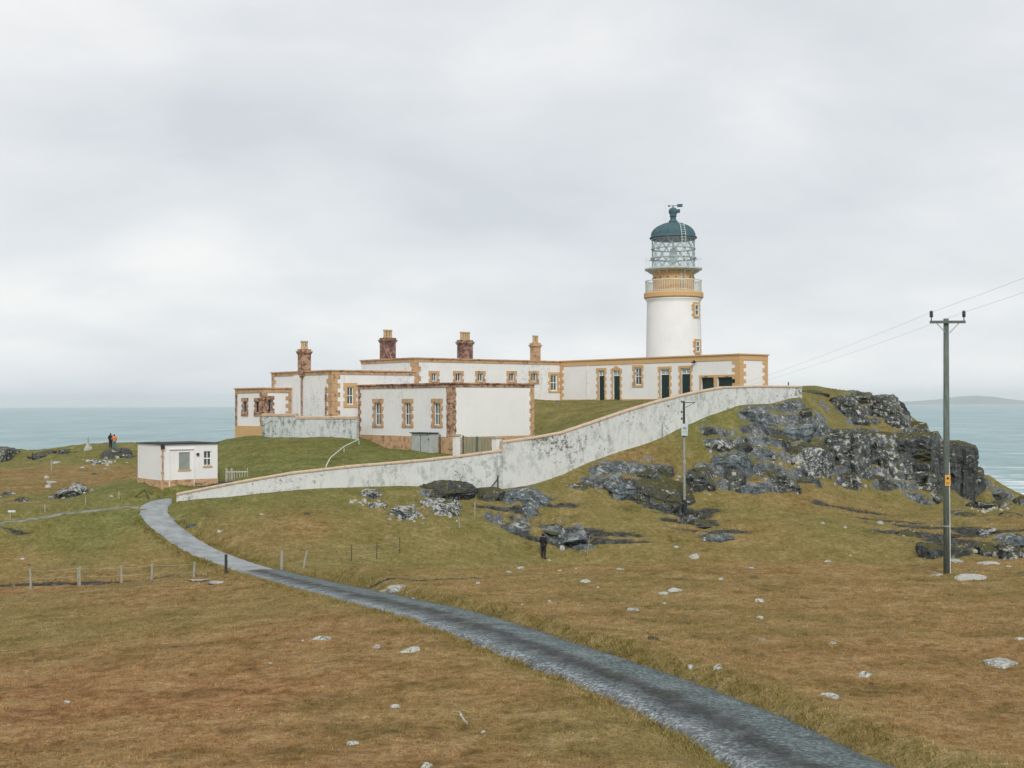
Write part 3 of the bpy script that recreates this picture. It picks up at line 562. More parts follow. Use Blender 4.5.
MUD = [(684, 512, 2.6, 1.3), (698, 521, 2.4, .8), (718, 530, 3, .6), (560, 527, 3, .5), (590, 531, 3.5, .5), (530, 537, 2, .4), (500, 508, 3, .6), (548, 503, 2.4, .6), (575, 541, 2, .7), (930, 533, 4.5, .8), (950, 540, 3, 1.2), (940, 527, 4.5, .9), (865, 511, 3.4, .7), (905, 521, 2.8, .8), (990, 530, 3, .8), (985, 515, 3, .5), (90, 582, 6, .5), (150, 582, 4.5, .5), (20, 583, 5, .5), (195, 482, 2.8, 1.1), (210, 482, 2.0, .8), (15, 530, 1.4, .2), (450, 579, 3, .18), (612, 540, 3.5, .35), (630, 492, 2.5, .5)]
MD = [(*hit(a, b)[:2], rx, ry) for a, b, rx, ry in MUD]
def cover(x, y):
    x = np.asarray(x, float); y = np.asarray(y, float); g = np.zeros(x.shape); r = np.zeros(x.shape); ws = np.zeros(x.shape)
    wx = x + 2.0 * fbm(x * .15, y * .15, x * 0 + 1, 3); wy = y + 2.5 * fbm(x * .15, y * .15, x * 0 + 9, 3)
    for cx_, cy_, a, b in CV:
        d2 = ((wx - cx_) ** 2 + (wy - cy_) ** 2) / (1 + cy_ / 60) ** 2 + .6; q = 1 / d2 ** 1.6; g += q * a; r += q * b; ws += q
    g /= ws; r /= ws
    rd, _, side = line_dist(ROADC, x, y); edge = sstep(2.4, 1.1, rd); g = np.maximum(g, edge * .22); r = r * (1 - edge * .4)
    m = np.zeros(x.shape); n = .75 * fbm(x * .45, y * 1.0, x * 0 + 4, 4)
    for cx_, cy_, rx, ry in MD: m = np.maximum(m, sstep(1.25, .55, np.hypot((x - cx_) / rx, (y - cy_) / ry) + n) * .8)
    m = np.maximum(m, sstep(.35, .0, np.abs(rd - 1.12)) * .45 * (y < 62) * (side > 0))
    return g, r, m
CRAGS = [(730, 452, 44, 2.2), (790, 440, 46, 2.6), (760, 432, 30, 1.6), (770, 462, 40, 1.8), (710, 472, 36, 1.4), (815, 428, 30, 1.4), (790, 410, 34, 1.6), (745, 418, 26, 1.2), (820, 400, 30, 1.8), (640, 487, 60, 1.4), (590, 480, 40, 1), (560, 525, 46, 1.4), (500, 520, 44, 1.2), (405, 507, 44, 1.6), (372, 503, 30, 1.4), (60, 458, 60, 2.2), (20, 495, 30, 1.4), (100, 458, 50, 2), (920, 500, 40, 1.2), (965, 515, 40, 1.2), (995, 520, 40, 1.4), (890, 512, 30, .8), (975, 548, 40, 1.8), (800, 455, 40, 3.5), (840, 465, 40, 3.5), (880, 462, 40, 3.5), (920, 465, 44, 4), (952, 475, 36, 4), (880, 415, 40, 4), (850, 412, 30, 3), (905, 430, 24, 3), (925, 445, 26, 3), (700, 485, 40, 2), (735, 485, 40, 2.2), (770, 488, 36, 2), (650, 497, 60, 2), (610, 490, 40, 1.6), (730, 466, 34, 2), (845, 482, 50, 1.2), (890, 484, 50, 1.2), (925, 487, 40, 1.2), (610, 473, 50, 1.2), (650, 476, 50, 1.2), (530, 503, 50, 3), (440, 492, 50, 3), (570, 536, 40, 2), (695, 520, 30, 2.2), (715, 536, 36, 1.6), (950, 548, 44, 2.5), (1008, 550, 40, 3), (985, 505, 40, 2.5), (1005, 500, 30, 2), (70, 494, 40, 2), (45, 456, 40, 3), (120, 455, 40, 3), (8, 458, 26, 4), (825, 393, 30, 2), (870, 400, 34, 3)]
CRXY = [(*hit(a, b)[:2], w_, dp) for a, b, w_, dp in CRAGS]
def rocky(x, y):
    m = np.zeros(x.shape); n = .55 * fbm(x * .5, y * .7, x * 0 + 14, 4, .6)
    for q in RKXY:
        rx = q[2] * q[1] / F * .55; ry = q[3] * .55; e_ = np.hypot((x - q[0]) / rx, (y - q[1] - q[3] * .4) / ry) + n * .8; m = np.maximum(m, sstep(1.25, .5, e_) * .60)
    for cx_, cy_, w_, dp in CRXY: e_ = np.hypot((x - cx_) / (w_ * cy_ / F * .55), (y - cy_ - dp * .2) / dp) + n; m = np.maximum(m, sstep(1.12, .38, e_) * .60)
    rd = line_dist(ROADC, x, y)[0]; return m * sstep(1.5, 2.5, rd) * (poly_sd(ENC, x, y) < -.3)
def crag(x, y):
    b1 = x * .55 + y * .25 + .9 * fbm(x * .4, y * .4, x * 0, 3); b2 = -x * .3 + y * .8 + .8 * fbm(x * .35, y * .35, x * 0 + 7, 3)
    s_ = _G[(np.floor(b1).astype(int) * 5 + np.floor(b2).astype(int) * 13) & 255, 0] * .30; f1 = np.abs(b1 - np.floor(b1) - .5) * 2; f2 = np.abs(b2 - np.floor(b2) - .5) * 2
    return .10 + s_ * .8 - .22 * np.maximum(sstep(.8, 1, f1), sstep(.82, 1, f2)) + .30 * fbm(x * .9, y * .9, x * 0 + 5, 4, .6) + .12 * fbm(x * 3.2, y * 3.2, x * 0 + 6, 3, .6)
def set_cover(me, x, y):
    rk = me.attributes.new('rocky', 'FLOAT', 'POINT'); rk.data.foreach_set('value', rocky(x, y).astype(np.float32))
    g, r, m = cover(x, y); a = me.color_attributes.new('cover', 'FLOAT_COLOR', 'POINT'); buf = np.ones((len(x), 4), np.float32); buf[:, 0] = g; buf[:, 1] = r; buf[:, 2] = m; a.data.foreach_set('color', buf.ravel())
# peat hags sink a little into the turf
_g, _r, _m = cover(XX.ravel(), YY.ravel()); _rk = rocky(XX, YY); _wn = sstep(.3, 2.5, np.abs(poly_sd(ENC, XX, YY)))
_s = (ZZ + .45 * fbm(XX * .3, YY * .3, XX * 0 + 11, 3) + .12 * XX * .3) / .95; _fl = np.floor(_s); _st = (_fl + sstep(.5, .92, _s - _fl) - _s) * .95
ZZ = ZZ + sstep(.1, .5, _rk) * _st * _wn * 1.1 + _rk * 1.1 * crag(XX, YY) * _wn
ZZ = ZZ - .22 * _m.reshape(XX.shape) * (YY > 66) * (line_dist(ROADC, XX, YY)[0] > 1.6)
ny, nx = XX.shape; idx = np.arange(nx * ny).reshape(ny, nx)
quads = np.stack([idx[:-1, :-1], idx[:-1, 1:], idx[1:, 1:], idx[1:, :-1]], -1).reshape(-1, 4)
def fast_mesh(name, v, q, mat, smooth=True):
    me = bpy.data.meshes.new(name); k = q.shape[1]; me.vertices.add(len(v)); me.vertices.foreach_set('co', np.ascontiguousarray(v, np.float32).ravel())
    me.loops.add(q.size); me.loops.foreach_set('vertex_index', np.ascontiguousarray(q, np.int32).ravel()); me.polygons.add(len(q))
    me.polygons.foreach_set('loop_start', np.arange(0, q.size, k, dtype=np.int32)); me.polygons.foreach_set('loop_total', np.full(len(q), k, np.int32))
    me.update(calc_edges=True); me.validate(); me.polygons.foreach_set('use_smooth', np.full(len(q), smooth)); me.materials.append(mat)
    o = bpy.data.objects.new(name, me); COL.objects.link(o); return o
ground = fast_mesh('ground', np.stack([XX.ravel(), YY.ravel(), ZZ.ravel()], 1), quads, M_turf); set_cover(ground.data, XX.ravel(), YY.ravel()); tag(ground, kind='structure')
sea = mesh_obj('sea', [(-3e4, -3e4, -32), (3e4, -3e4, -32), (3e4, 3e4, -32), (-3e4, 3e4, -32)], [(0, 1, 2, 3)], M_sea); tag(sea, kind='structure')
# far island on the horizon
xs = np.linspace(-1, 1, 60); prof = []
for q in xs:
    hgt = 92 * math.exp(-((q - .05) / .15) ** 2) + 52 * math.exp(-((q - .12) / .45) ** 2) + 30 * math.exp(-((q + .45) / .25) ** 2) + 12 * float(perlin(np.array(q * 9), np.array(1.), np.array(2.)))
    prof.append(max(0, hgt * (1 - abs(q) ** 6)))
IX, IY = at(958, 400, 25000).x, 25000; vs, fs = [], []
for j in range(9):
    s_ = j / 8 * 2 - 1
    for i, q in enumerate(xs): vs.append((IX + q * 4300, IY + s_ * 1500, -34 + (prof[i] + 10) * (1 - s_ * s_) * (1 + .15 * math.sin(i * .9 + j))))
for j in range(8):
    for i in range(59): a = j * 60 + i; fs.append((a, a + 1, a + 61, a + 60))
tag(mesh_obj('island_hills', vs, fs, M_island, smooth=True), kind='structure')

# sea air: one even thin volume round everything
mb = MB(); mb.box((0, 0, 95), (63000, 63000, 256)); hz_o = mb.build('haze', bpy.data.materials.new('sea_air')); tag(hz_o, kind='stuff')
_hm = hz_o.data.materials[0]; _hm.use_nodes = True; _n = _hm.node_tree.nodes; _n.remove(_n['Principled BSDF']); _pv = _n.new('ShaderNodeVolumePrincipled'); _pv.inputs['Color'].default_value = (.985, .99, 1.0, 1); _pv.inputs['Anisotropy'].default_value = .75; _pv.inputs['Density'].default_value = 5.0e-5; _hm.node_tree.links.new(_pv.outputs[0], _n['Material Output'].inputs['Volume'])

# roads
def ribbon(name, pts, hw, mat, zoff=0.0, crown=.05, seed=1.0, v0=0.0):
    n = len(pts); cols = 15; vs = []; fs = []; uv = []; acc = v0
    for i in range(n):
        a = pts[max(i - 1, 0)]; b = pts[min(i + 1, n - 1)]; d = np.array([b[0] - a[0], b[1] - a[1]]); d /= np.linalg.norm(d); nn = np.array([d[1], -d[0]])
        if i: acc += math.hypot(pts[i][0] - pts[i - 1][0], pts[i][1] - pts[i - 1][1])
        for c in range(cols):
            u = c / (cols - 1); s_ = (u * 2 - 1) * hw; rag = 0.0
            if c in (0, cols - 1): rag = .30 * float(fbm(np.array(acc * 1.3), np.array(seed + c), np.array(0.), 3))
            x = pts[i][0] + nn[0] * (s_ + rag); y = pts[i][1] + nn[1] * (s_ + rag); z = pts[i][2] + zoff + crown * (1 - (u * 2 - 1) ** 2) * 1.0 - (.10 if c in (0, cols - 1) else 0)
            z += .012 * float(perlin(np.array(x * 2), np.array(y * 2), np.array(1.))); vs.append((x, y, z)); uv.append((u, acc))
    for i in range(n - 1):
        for c in range(cols - 1): a = i * cols + c; fs.append((a, a + 1, a + cols + 1, a + cols))
    o = mesh_obj(name, vs, fs, mat, smooth=True); ul = o.data.uv_layers.new(name='UVMap')
    for lp in o.data.loops: ul.data[lp.index].uv = uv[lp.vertex_index]
    return tag(o, kind='structure')
def resample(c, st):
    out = [c[0]]
    for q in c[1:]:
        while True:
            d = q[:2] - out[-1][:2]; l = np.hypot(*d)
            if l < st: break
            t_ = st / l; out.append(out[-1] + (q - out[-1]) * t_)
    return np.array(out)
RD = resample(ROADC, .35); k = int(np.argmin(np.abs(RD[:, 1] - 65.5)))
ribbon('road', RD[:k + 1], 1.10, M_road, -.02, .07)
ribbon('concrete_path', RD[k:], .90, M_conc, -.016, .02, 5.0)
ribbon('track', resample(TRACKC, .5), .55, M_track, .0, .02, 9.0)

# ------------------------------------------------------------------ building kit
def slab(mb, fr, s0, s1, z0, z1, ops, th=.35):
    cuts = sorted(set([s0, s1] + [v for o in ops for v in (o[0], o[1]) if s0 < v < s1]))
    for a, b in zip(cuts[:-1], cuts[1:]):
        mid = (a + b) / 2; col = sorted([(o[2], o[3]) for o in ops if o[0] < mid < o[1]]); z = z0
        for c, d in col:
            if c > z: fr.box(mb, a, b, z, min(c, z1), -th, 0)
            z = d
        if z < z1: fr.box(mb, a, b, z, z1, -th, 0)
def surround(fr, o, mat, parent, bw=.13, qw=.13, lint=.2, sill=.14, pitch=.3, proud=.035, pointed=False):
    s0, s1, z0, z1 = o; mb = MB(); n = max(2, round((z1 - z0) / pitch)); h = (z1 - z0) / n
    for i in range(n):
        e_ = qw if i % 2 == 0 else 0
        fr.box(mb, s0 - bw - e_, s0, z0 + i * h + .004, z0 + (i + 1) * h - .004, -.12, proud); fr.box(mb, s1, s1 + bw + e_, z0 + i * h + .004, z0 + (i + 1) * h - .004, -.12, proud)
    fr.box(mb, s0 - bw - qw, s1 + bw + qw, z1, z1 + lint, -.12, proud + .004)
    if sill: fr.box(mb, s0 - bw - qw, s1 + bw + qw, z0 - sill, z0, -.12, proud + .03)
    if pointed:
        m = (s0 + s1) / 2; zt = z1 + lint; w_ = (s1 - s0) / 2 + bw
        a = [fr.pt(m - w_, zt, proud + .02), fr.pt(m + w_, zt, proud + .02), fr.pt(m, zt + .3, proud + .02)]; b = [fr.pt(m - w_, zt, -.1), fr.pt(m + w_, zt, -.1), fr.pt(m, zt + .3, -.1)]; k = len(mb.v); mb.v += a + b; mb.f += [(k, k + 1, k + 2), (k + 5, k + 4, k + 3), (k, k + 3, k + 4, k + 1), (k + 1, k + 4, k + 5, k + 2), (k + 2, k + 5, k + 3, k)]
    return mb.build('surround', mat, parent)
def window(fr, o, parent, smat, depth=.07, mull=1, rails=1, fw=.07, label=None, sur=True, fmat=None, **kw):
    s0, s1, z0, z1 = o; fm = fmat or M_frame; mb = MB(); d0, d1 = -depth - .05, -depth
    fr.box(mb, s0, s0 + fw, z0, z1, d0, d1); fr.box(mb, s1 - fw, s1, z0, z1, d0, d1); fr.box(mb, s0 + fw, s1 - fw, z0, z0 + fw, d0, d1); fr.box(mb, s0 + fw, s1 - fw, z1 - fw, z1, d0, d1)
    for i in range(mull): m = s0 + (s1 - s0) * (i + 1) / (mull + 1); fr.box(mb, m - .025, m + .025, z0 + fw, z1 - fw, d0 + .006, d1 - .004)
    for i in range(rails): m = z0 + (z1 - z0) * (i + 1) / (rails + 1); fr.box(mb, s0 + fw, s1 - fw, m - .035, m + .035, d0 + .003, d1 + .004)
    f = mb.build('window', fm, parent)
    if label: f['label'] = label
    g = MB(); fr.box(g, s0 + .02, s1 - .02, z0 + .02, z1 - .02, -depth - .09, -depth - .06); g.build('pane', M_glass, f)
    if sur: surround(fr, o, smat, f, **kw)
    return f
def door(fr, o, parent, smat, fan=.45, **kw):
    s0, s1, z0, z1 = o; mb = MB(); zf = z1 - fan; fr.box(mb, s0 + .05, s1 - .05, z0, zf - .05, -.15, -.10)
    for i in range(1, 5): m = s0 + .05 + (s1 - s0 - .1) * i / 5; fr.box(mb, m - .012, m + .012, z0 + .1, zf - .1, -.10, -.088)
    d = mb.build('door', M_green, parent)
    mb = MB(); fr.box(mb, s0, s0 + .05, z0, z1, -.18, -.07); fr.box(mb, s1 - .05, s1, z0, z1, -.18, -.07); fr.box(mb, s0 + .05, s1 - .05, z1 - .06, z1, -.18, -.07); fr.box(mb, s0 + .05, s1 - .05, zf - .05, zf, -.18, -.07)
    m = (s0 + s1) / 2; fr.box(mb, m - .02, m + .02, zf, z1 - .06, -.17, -.09); mb.build('door_frame', M_frame if fan > .3 else M_green, d)
    g = MB(); fr.box(g, s0 + .05, s1 - .05, zf, z1 - .06, -.16, -.13); g.build('fanlight', M_lens, d)
    h = MB(); fr.box(h, s0 + .13, s0 + .17, z0 + 1.0, z0 + 1.16, -.088, -.04); h.build('handle', M_galv, d)
    surround(fr, o, smat, d, sill=0, **kw); return d
def quoin_strip(corner_fr, za, zb, mat, parent, la=.62, lb=.36, pitch=.31, proud=.04, fra=None, frb=None, w0=0.0):
    """blocks wrapping a corner: fra and frb share the corner at s=0"""
    n = max(2, round((zb - za) / pitch)); h = (zb - za) / n; mb = MB()
    for i in range(n):
        a, b = (la, lb) if i % 2 else (lb, la); z0, z1 = za + i * h + .005, za + (i + 1) * h - .005
        if fra is not None: fra.box(mb, -proud if frb is not None else 0, a, z0, z1, .0 if frb is None else -.0, proud)
        if frb is not None: frb.box(mb, 0, b, z0, z1, 0, proud)
    return mb.build('quoins', mat, parent)
class Block:
    def __init__(s, name, label, cat, C, a, b, La, Lb, z0, z1, wall, trim, opsA=(), opsB=(), band=.4, cap=.1, roof=M_roof, capmat=None, plinth=None, quoins=True):
        s.root = empty(name, (C[0], C[1], z0), label, cat); a = Vector((*a, 0)).normalized(); b = Vector((*b, 0)).normalized(); s.C = Vector((C[0], C[1], 0)); s.a, s.b = a, b; s.La, s.Lb = La, Lb
        s.A = Frame(C, (a.x, a.y), (-b.x, -b.y)); s.B = Frame(C, (b.x, b.y), (-a.x, -a.y)); pa = s.C + a * La; pb = s.C + b * Lb
        s.A2 = Frame((pb.x, pb.y), (a.x, a.y), (b.x, b.y)); s.B2 = Frame((pa.x, pa.y), (b.x, b.y), (a.x, a.y)); s.z0, s.z1 = z0, z1
        mb = MB(); slab(mb, s.A, 0, La, z0, z1 - band, opsA); slab(mb, s.B, .35, Lb - .35, z0, z1 - band, opsB); slab(mb, s.A2, 0, La, z0, z1 - band, []); slab(mb, s.B2, .35, Lb - .35, z0, z1 - band, []); mb.build('wall', wall, s.root)
        mb = MB()
        for fr, x0, x1 in ((s.A, -.05, La + .05), (s.A2, -.05, La + .05), (s.B, .3, Lb - .3), (s.B2, .3, Lb - .3)): fr.box(mb, x0, x1, z1 - band, z1 - cap, -.30, .05)
        for fr, x0, x1 in ((s.A, -.13, La + .13), (s.A2, -.13, La + .13), (s.B, .42, Lb - .42), (s.B2, .42, Lb - .42)): fr.box(mb, x0, x1, z1 - cap, z1, -.42, .13)
        mb.build('parapet_band', trim, s.root)
        mb = MB(); s.A.box(mb, .3, La - .3, z1 - band - .2, z1 - band - .06, -Lb + .3, -.3); mb.build('roof', roof, s.root)
        s.zt = z1 - band; s.trim = trim
    def plinth(s, z1, mat, sides='AB'):
        mb = MB()
        if 'A' in sides: s.A.box(mb, -.05, s.La + .05, s.z0, z1, 0, .05)
        if 'B' in sides: s.B.box(mb, 0, s.Lb + .05, s.z0, z1, 0, .05)
        mb.build('plinth', mat, s.root)
    def quoin(s, za=None, where='C', mat=None, **kw):
        za = s.z0 if za is None else za; mat = mat or s.trim
        if where == 'C': quoin_strip(None, za, s.zt, mat, s.root, fra=s.A, frb=s.B, **kw)
        if where == 'A':
            p = s.C + s.a * s.La; f = Frame((p.x, p.y), (-s.a.x, -s.a.y), (-s.b.x, -s.b.y)); g = Frame((p.x, p.y), (s.b.x, s.b.y), (s.a.x, s.a.y)); quoin_strip(None, za, s.zt, mat, s.root, fra=f, frb=g, **kw)
        if where == 'B':
            p = s.C + s.b * s.Lb; f = Frame((p.x, p.y), (-s.b.x, -s.b.y), (-s.a.x, -s.a.y)); g = Frame((p.x, p.y), (s.a.x, s.a.y), (s.b.x, s.b.y)); quoin_strip(None, za, s.zt, mat, s.root, fra=f, frb=g, **kw)
    def op(s, face, x0, y0, x1, y1):
        fr = s.A if face == 'A' else s.B; p = fr.sz(x0, y0); q = fr.sz(x1, y1); pm = fr.sz((x0 + x1) / 2, (y0 + y1) / 2)
        z0 = fr.sz((x0 + x1) / 2, y1)[1]; z1 = fr.sz((x0 + x1) / 2, y0)[1]; a, b = sorted((fr.sz(x0, (y0 + y1) / 2)[0], fr.sz(x1, (y0 + y1) / 2)[0])); return (a, b, z0, z1)
def chimney(parent, px, pyt, wpx, d, zb, mat, npots, potmat, a=.9, b=1.1, poth=.7):
    c = at(px, pyt, d); co = math.atan2(VD.y, VD.x); mb = MB(); zt = c.z
    mb.box((c.x, c.y, (zb + zt - .42) / 2), (b, a, zt - .42 - zb), co); mb.box((c.x, c.y, zt - .36), (b + .1, a + .1, .12), co); mb.box((c.x, c.y, zt - .23), (b + .22, a + .22, .14), co); mb.box((c.x, c.y, zt - .08), (b + .04, a + .04, .16), co)
    ch = mb.build('chimney', mat, parent)
    for i in range(npots):
        f = (i - (npots - 1) / 2) * min(.42, (b - .2) / max(npots, 1) * 1.05); m = MB(); m.lathe((c.x + VD.x * f, c.y + VD.y * f, zt), [(.17, 0), (.17, .08), (.135, .12), (.125, poth - .14), (.165, poth - .12), (.165, poth), (.115, poth), (.105, .1)], 14, close=False)
        m.build('chimney_pot', potmat, ch, smooth=False)
    return ch
def pipe(fr, s, z0, z1, mat, parent, name='downpipe', r=.05):
    mb = MB(); mb.tube([fr.pt(s, z0, .09), fr.pt(s, z1, .09)], r, 8)
    for k in range(3): z = z0 + (z1 - z0) * (k + .5) / 3; fr.box(mb, s - .08, s + .08, z - .03, z + .03, 0, .15)
    return mb.build(name, mat, parent)

# fixed points of the station plan
cB2 = Vector((-14.4, 104, 0)); cE = cB2 + VD * 8.2; cA = cB2 + VD * 24.8; cB = cA + UD * 21.2; cP1 = cB2 + VD * 2.5; cC = cP1 + UD * 12.24; c3 = Vector((-20.5, 107, 0))
nUD = (-UD.x, -UD.y)
ZT = 4.0
# right wing
tmp = Block.__new__(Block); tmp.A = Frame((cB.x, cB.y), nUD, NU); tmp.B = Frame((cB.x, cB.y), VD2, NV)
R = lambda face, *q: Block.op(tmp, face, *q)
d1 = R('A', 598.4, 370.2, 604.6, 400.3); d2 = R('A', 613, 370.2, 620, 400.3); d3 = R('A', 660.4, 368.8, 669.4, 400.4); d4 = R('A', 681, 368, 690.4, 400.5); w1 = R('A', 634.6, 367.4, 641.4, 385.3); g1 = R('A', 701.2, 377.5, 713.8, 392); g2 = R('A', 717.5, 377.2, 735, 392)
zg = .28; fixz = lambda o, z: (o[0], o[1], z, o[3]); d1, d2, d3, d4 = [fixz(q, zg) for q in (d1, d2, d3, d4)]; g1, g2 = fixz(g1, .5), fixz(g2, .5)
RW = Block('station_wing', 'long low white wing with fresh ochre trim and dark green doors before the tower', 'building', cB, nUD, VD2, 21.2, 3.5, -.6, ZT, M_white, M_ochre, [d1, d2, d3, d4, w1, g1, g2], [], band=.52)
RW.plinth(.42, M_ochre, 'B')
mb = MB(); xs_ = sorted([(o[0] - .13, o[1] + .13) for o in (d1, d2, d3, d4)]); x = -.05
for a, b in xs_: RW.A.box(mb, x, a, -.5, .42, 0, .05); x = b
RW.A.box(mb, x, 21.15, -.5, .42, 0, .05); mb.build('plinth', M_ochre, RW.root)
RW.quoin(.42, 'C', la=.75, lb=.45); RW.quoin(.42, 'B')
f = Frame((cA.x, cA.y), UD2, NU); quoin_strip(None, .42, RW.zt, M_ochre, RW.root, fra=f, la=.5, lb=.28)
for o in (d1, d3, d4): door(RW.A, o, RW.root, M_ochre, pitch=.3)
door(RW.A, d2, RW.root, M_ochre, pitch=.3, pointed=True, lint=.12)
window(RW.A, w1, RW.root, M_ochre, mull=1, rails=1, fw=.1)
for o in (g1, g2):
    mb = MB(); RW.A.box(mb, o[0], o[1], o[2], o[3], -.22, -.17)
    for i in range(1, 6): m = o[0] + (o[1] - o[0]) * i / 6; RW.A.box(mb, m - .015, m + .015, o[2], o[3] - .06, -.17, -.155)
    RW.A.box(mb, o[0], o[1], o[3] - .06, o[3], -.17, -.14); g = mb.build('shutter', M_green, RW.root)
mb = MB(); RW.A.box(mb, min(g1[0], g2[0]) - .2, max(g1[1], g2[1]) + .2, g1[3], g1[3] + .2, -.12, .035); RW.A.box(mb, g2[1] + .02, g1[0] - .02, .5, g1[3] - .004, -.12, .035); RW.A.box(mb, g1[1] + .001, g1[1] + .18, .5, g1[3] - .004, -.12, .035); mb.build('lintel', M_ochre, RW.root)
pipe(RW.A, RW.A.sz(588.5, 380)[0], .4, RW.zt, M_frame, RW.root)
for px, py in ((695, 361.8), (707, 374.5), (728, 374.2)):
    s_, z_ = RW.A.sz(px, py); mb = MB(); RW.A.box(mb, s_ - .05, s_ + .05, z_ - .05, z_ + .1, 0, .2); RW.A.box(mb, s_ - .16, s_ + .16, z_ - .1, z_ - .02, .1, .3); mb.build('wall_lamp', M_paleiron if px > 700 else M_black, RW.root)
s_, z_ = RW.A.sz(646, 373.3); mb = MB(); mb.tube([RW.A.pt(s_ + .6, z_, .0), RW.A.pt(s_ + .6, z_, .55)], .03, 6); RW.A.box(mb, s_ + .45, s_ + .75, z_ - .08, z_ + .08, .5, .75); mb.build('wall_bracket', M_galv, RW.root)

# rear range with the small square windows
tmp.B = Frame((cE.x, cE.y), VD2, NV); tmp.A = Frame((cE.x, cE.y), nUD, NU)
sw = [R('B', x - 2.6, 373.4, x + 2.6, 381.4) for x in (434, 458.2, 480.2, 511.5, 533.6)]; bw_ = R('B', 550.6, 374.4, 557.2, 391)
RR = Block('keepers_house', 'long rear white range with a row of small square windows and three stout chimneys', 'building', (cE.x, cE.y), nUD, VD2, 8.0, 20.2, -1.0, ZT - .02, M_whited, M_ochrew, [], sw + [bw_], band=.36)
RR.quoin(0, 'C', la=.4, lb=.6, pitch=.4)
for o in sw: window(RR.B, o, RR.root, M_ochrew, mull=1, rails=0, fw=.06, pitch=.22, bw=.16, lint=.22, sill=.2, proud=.05)
window(RR.B, bw_, RR.root, M_ochre, mull=1, rails=1, fw=.1, bw=.16)
mb = MB(); RR.B.box(mb, 0, 16.5, -1, .38, 0, .045); mb.build('plinth', M_ochre, RR.root)
chimney(RR.root, 387.8, 338.0, 16, 113.5, 3.5, M_maroon, 3, M_cream, .95, 1.05, .72)
chimney(RR.root, 465, 340.2, 16, 117.5, 3.5, M_maroon, 4, M_cream, .8, 1.2, .75)
chimney(RR.root, 535.3, 343, 11, 122, 3.5, M_ochrew, 2, M_cream, .55, .85, .7)

# left range
tmp.B = Frame((cB2.x, cB2.y), VD2, NV); tmp.A = Frame((cB2.x, cB2.y), nUD, NU)
ww = R('B', 346.8, 386.6, 353.6, 404.6)
LR = Block('keepers_house', 'white range with one tall chimney and dark downpipes above the stained garden wall', 'building', (cB2.x, cB2.y), nUD, VD2, 9.4, 8.15, -3.2, 2.82, M_whited, M_ochrew, [], [ww], band=.36)
LR.quoin(-2.6, 'C', la=.5, lb=.75, pitch=.36); LR.quoin(-1, 'A')
window(LR.B, ww, LR.root, M_ochre, mull=1, rails=1, fw=.09, bw=.2, lint=.3, sill=.22)
s_ = LR.A.sz(299, 390)[0]; mb = MB(); LR.A.box(mb, s_ - .45, s_ + .45, -2.9, LR.zt - .004, 0, .28); mb.build('chimney_breast', M_whited, LR.root)
for px, q in ((295.2, .0), (302.5, .0), (326.5, .0)): pipe(LR.A, LR.A.sz(px, 390)[0], -2.6, LR.zt - (1.0 if px > 320 else 0), M_black if px < 300 else M_redstone, LR.root, r=.07)
chimney(LR.root, 304.3, 349.2, 11, 107.5, 2.4, M_redstone, 2, M_cream, .7, .85, .68)

# left annex
tmp.B = Frame((c3.x, c3.y), VD2, NV); tmp.A = Frame((c3.x, c3.y), nUD, NU)
a1 = R('A', 243.6, 401.5, 246.6, 412.2); a2 = R('A', 256.2, 401.5, 259.2, 412.2); b1 = R('B', 267.2, 399.5, 270.8, 411.5)
LA = Block('annex', 'small white flat-roofed annex with tan plinth and narrow slit windows standing at the sea edge', 'building', (c3.x, c3.y), nUD, VD2, 4.6, 2.75, -3.6, 1.46, M_white, M_ochrew, [a1, a2], [b1], band=.42)
LA.plinth(-1.72, M_ochre); LA.quoin(-1.72, 'C', la=.5, lb=.4, pitch=.36, mat=M_redstone); LA.quoin(-1.72, 'A', la=.3, lb=.3, mat=M_redstone); LA.quoin(-1.72, 'B')
for fr, o in ((LA.A, a1), (LA.A, a2), (LA.B, b1)): window(fr, o, LA.root, M_redstone, mull=0, rails=1, fw=.05, bw=.17, qw=.14, lint=.3, sill=.3, pitch=.24, proud=.05, fmat=M_black)
mb = MB(); g_ = LA.B; p_ = c3 + VD * 2.8
mb.box((p_.x + .35, p_.y - .1, -.5), (.08, .9, 1.9), .6); mb.build('side_door', M_green, LA.root)

# front block
tmp.B = Frame((cC.x, cC.y), VD2, NV); tmp.A = Frame((cC.x, cC.y), nUD, NU)
fw_ = [R('A', x - 3, 402.6, x + 3, 425.3) for x in (378.2, 407.9, 437.2)]
FB = Block('keepers_house', 'nearest white house block with three tall narrow windows and mottled tan base stones', 'building', (cC.x, cC.y), nUD, VD2, 12.2, 8.2, -4.8, 1.63, M_whited, M_redstone, fw_, [], band=.34)
ptop = FB.A.sz(420, 436.2)[1]; mb = MB(); FB.A.box(mb, -.06, 12.1, -4.8, ptop, 0, .06); mb.build('plinth', M_ochrew, FB.root)
mb = MB(); FB.B.box(mb, 0, 8.26, -4.8, FB.B.sz(500, 436.4)[1], 0, .06); mb.build('plinth', M_ochrew, FB.root)
mb = MB(); FB.B.box(mb, .004, 7.9, FB.B.sz(500, 436)[1], FB.zt - .004, .001, .018); mb.build('white_render', M_white, FB.root)
FB.quoin(ptop, 'C', la=.45, lb=.5, pitch=.33); FB.quoin(-3, 'B', mat=M_ochrew, la=.45, lb=.35, pitch=.33)
f = Frame((cP1.x + UD.x * .05, cP1.y + UD.y * .05), UD2, NU); quoin_strip(None, ptop, FB.zt, M_redstone, FB.root, fra=f, la=.4, lb=.22, pitch=.33)
for o in fw_: window(FB.A, o, FB.root, M_ochrew, mull=1, rails=1, fw=.065, bw=.17, qw=.17, lint=.3, sill=.14, pitch=.28, proud=.05)

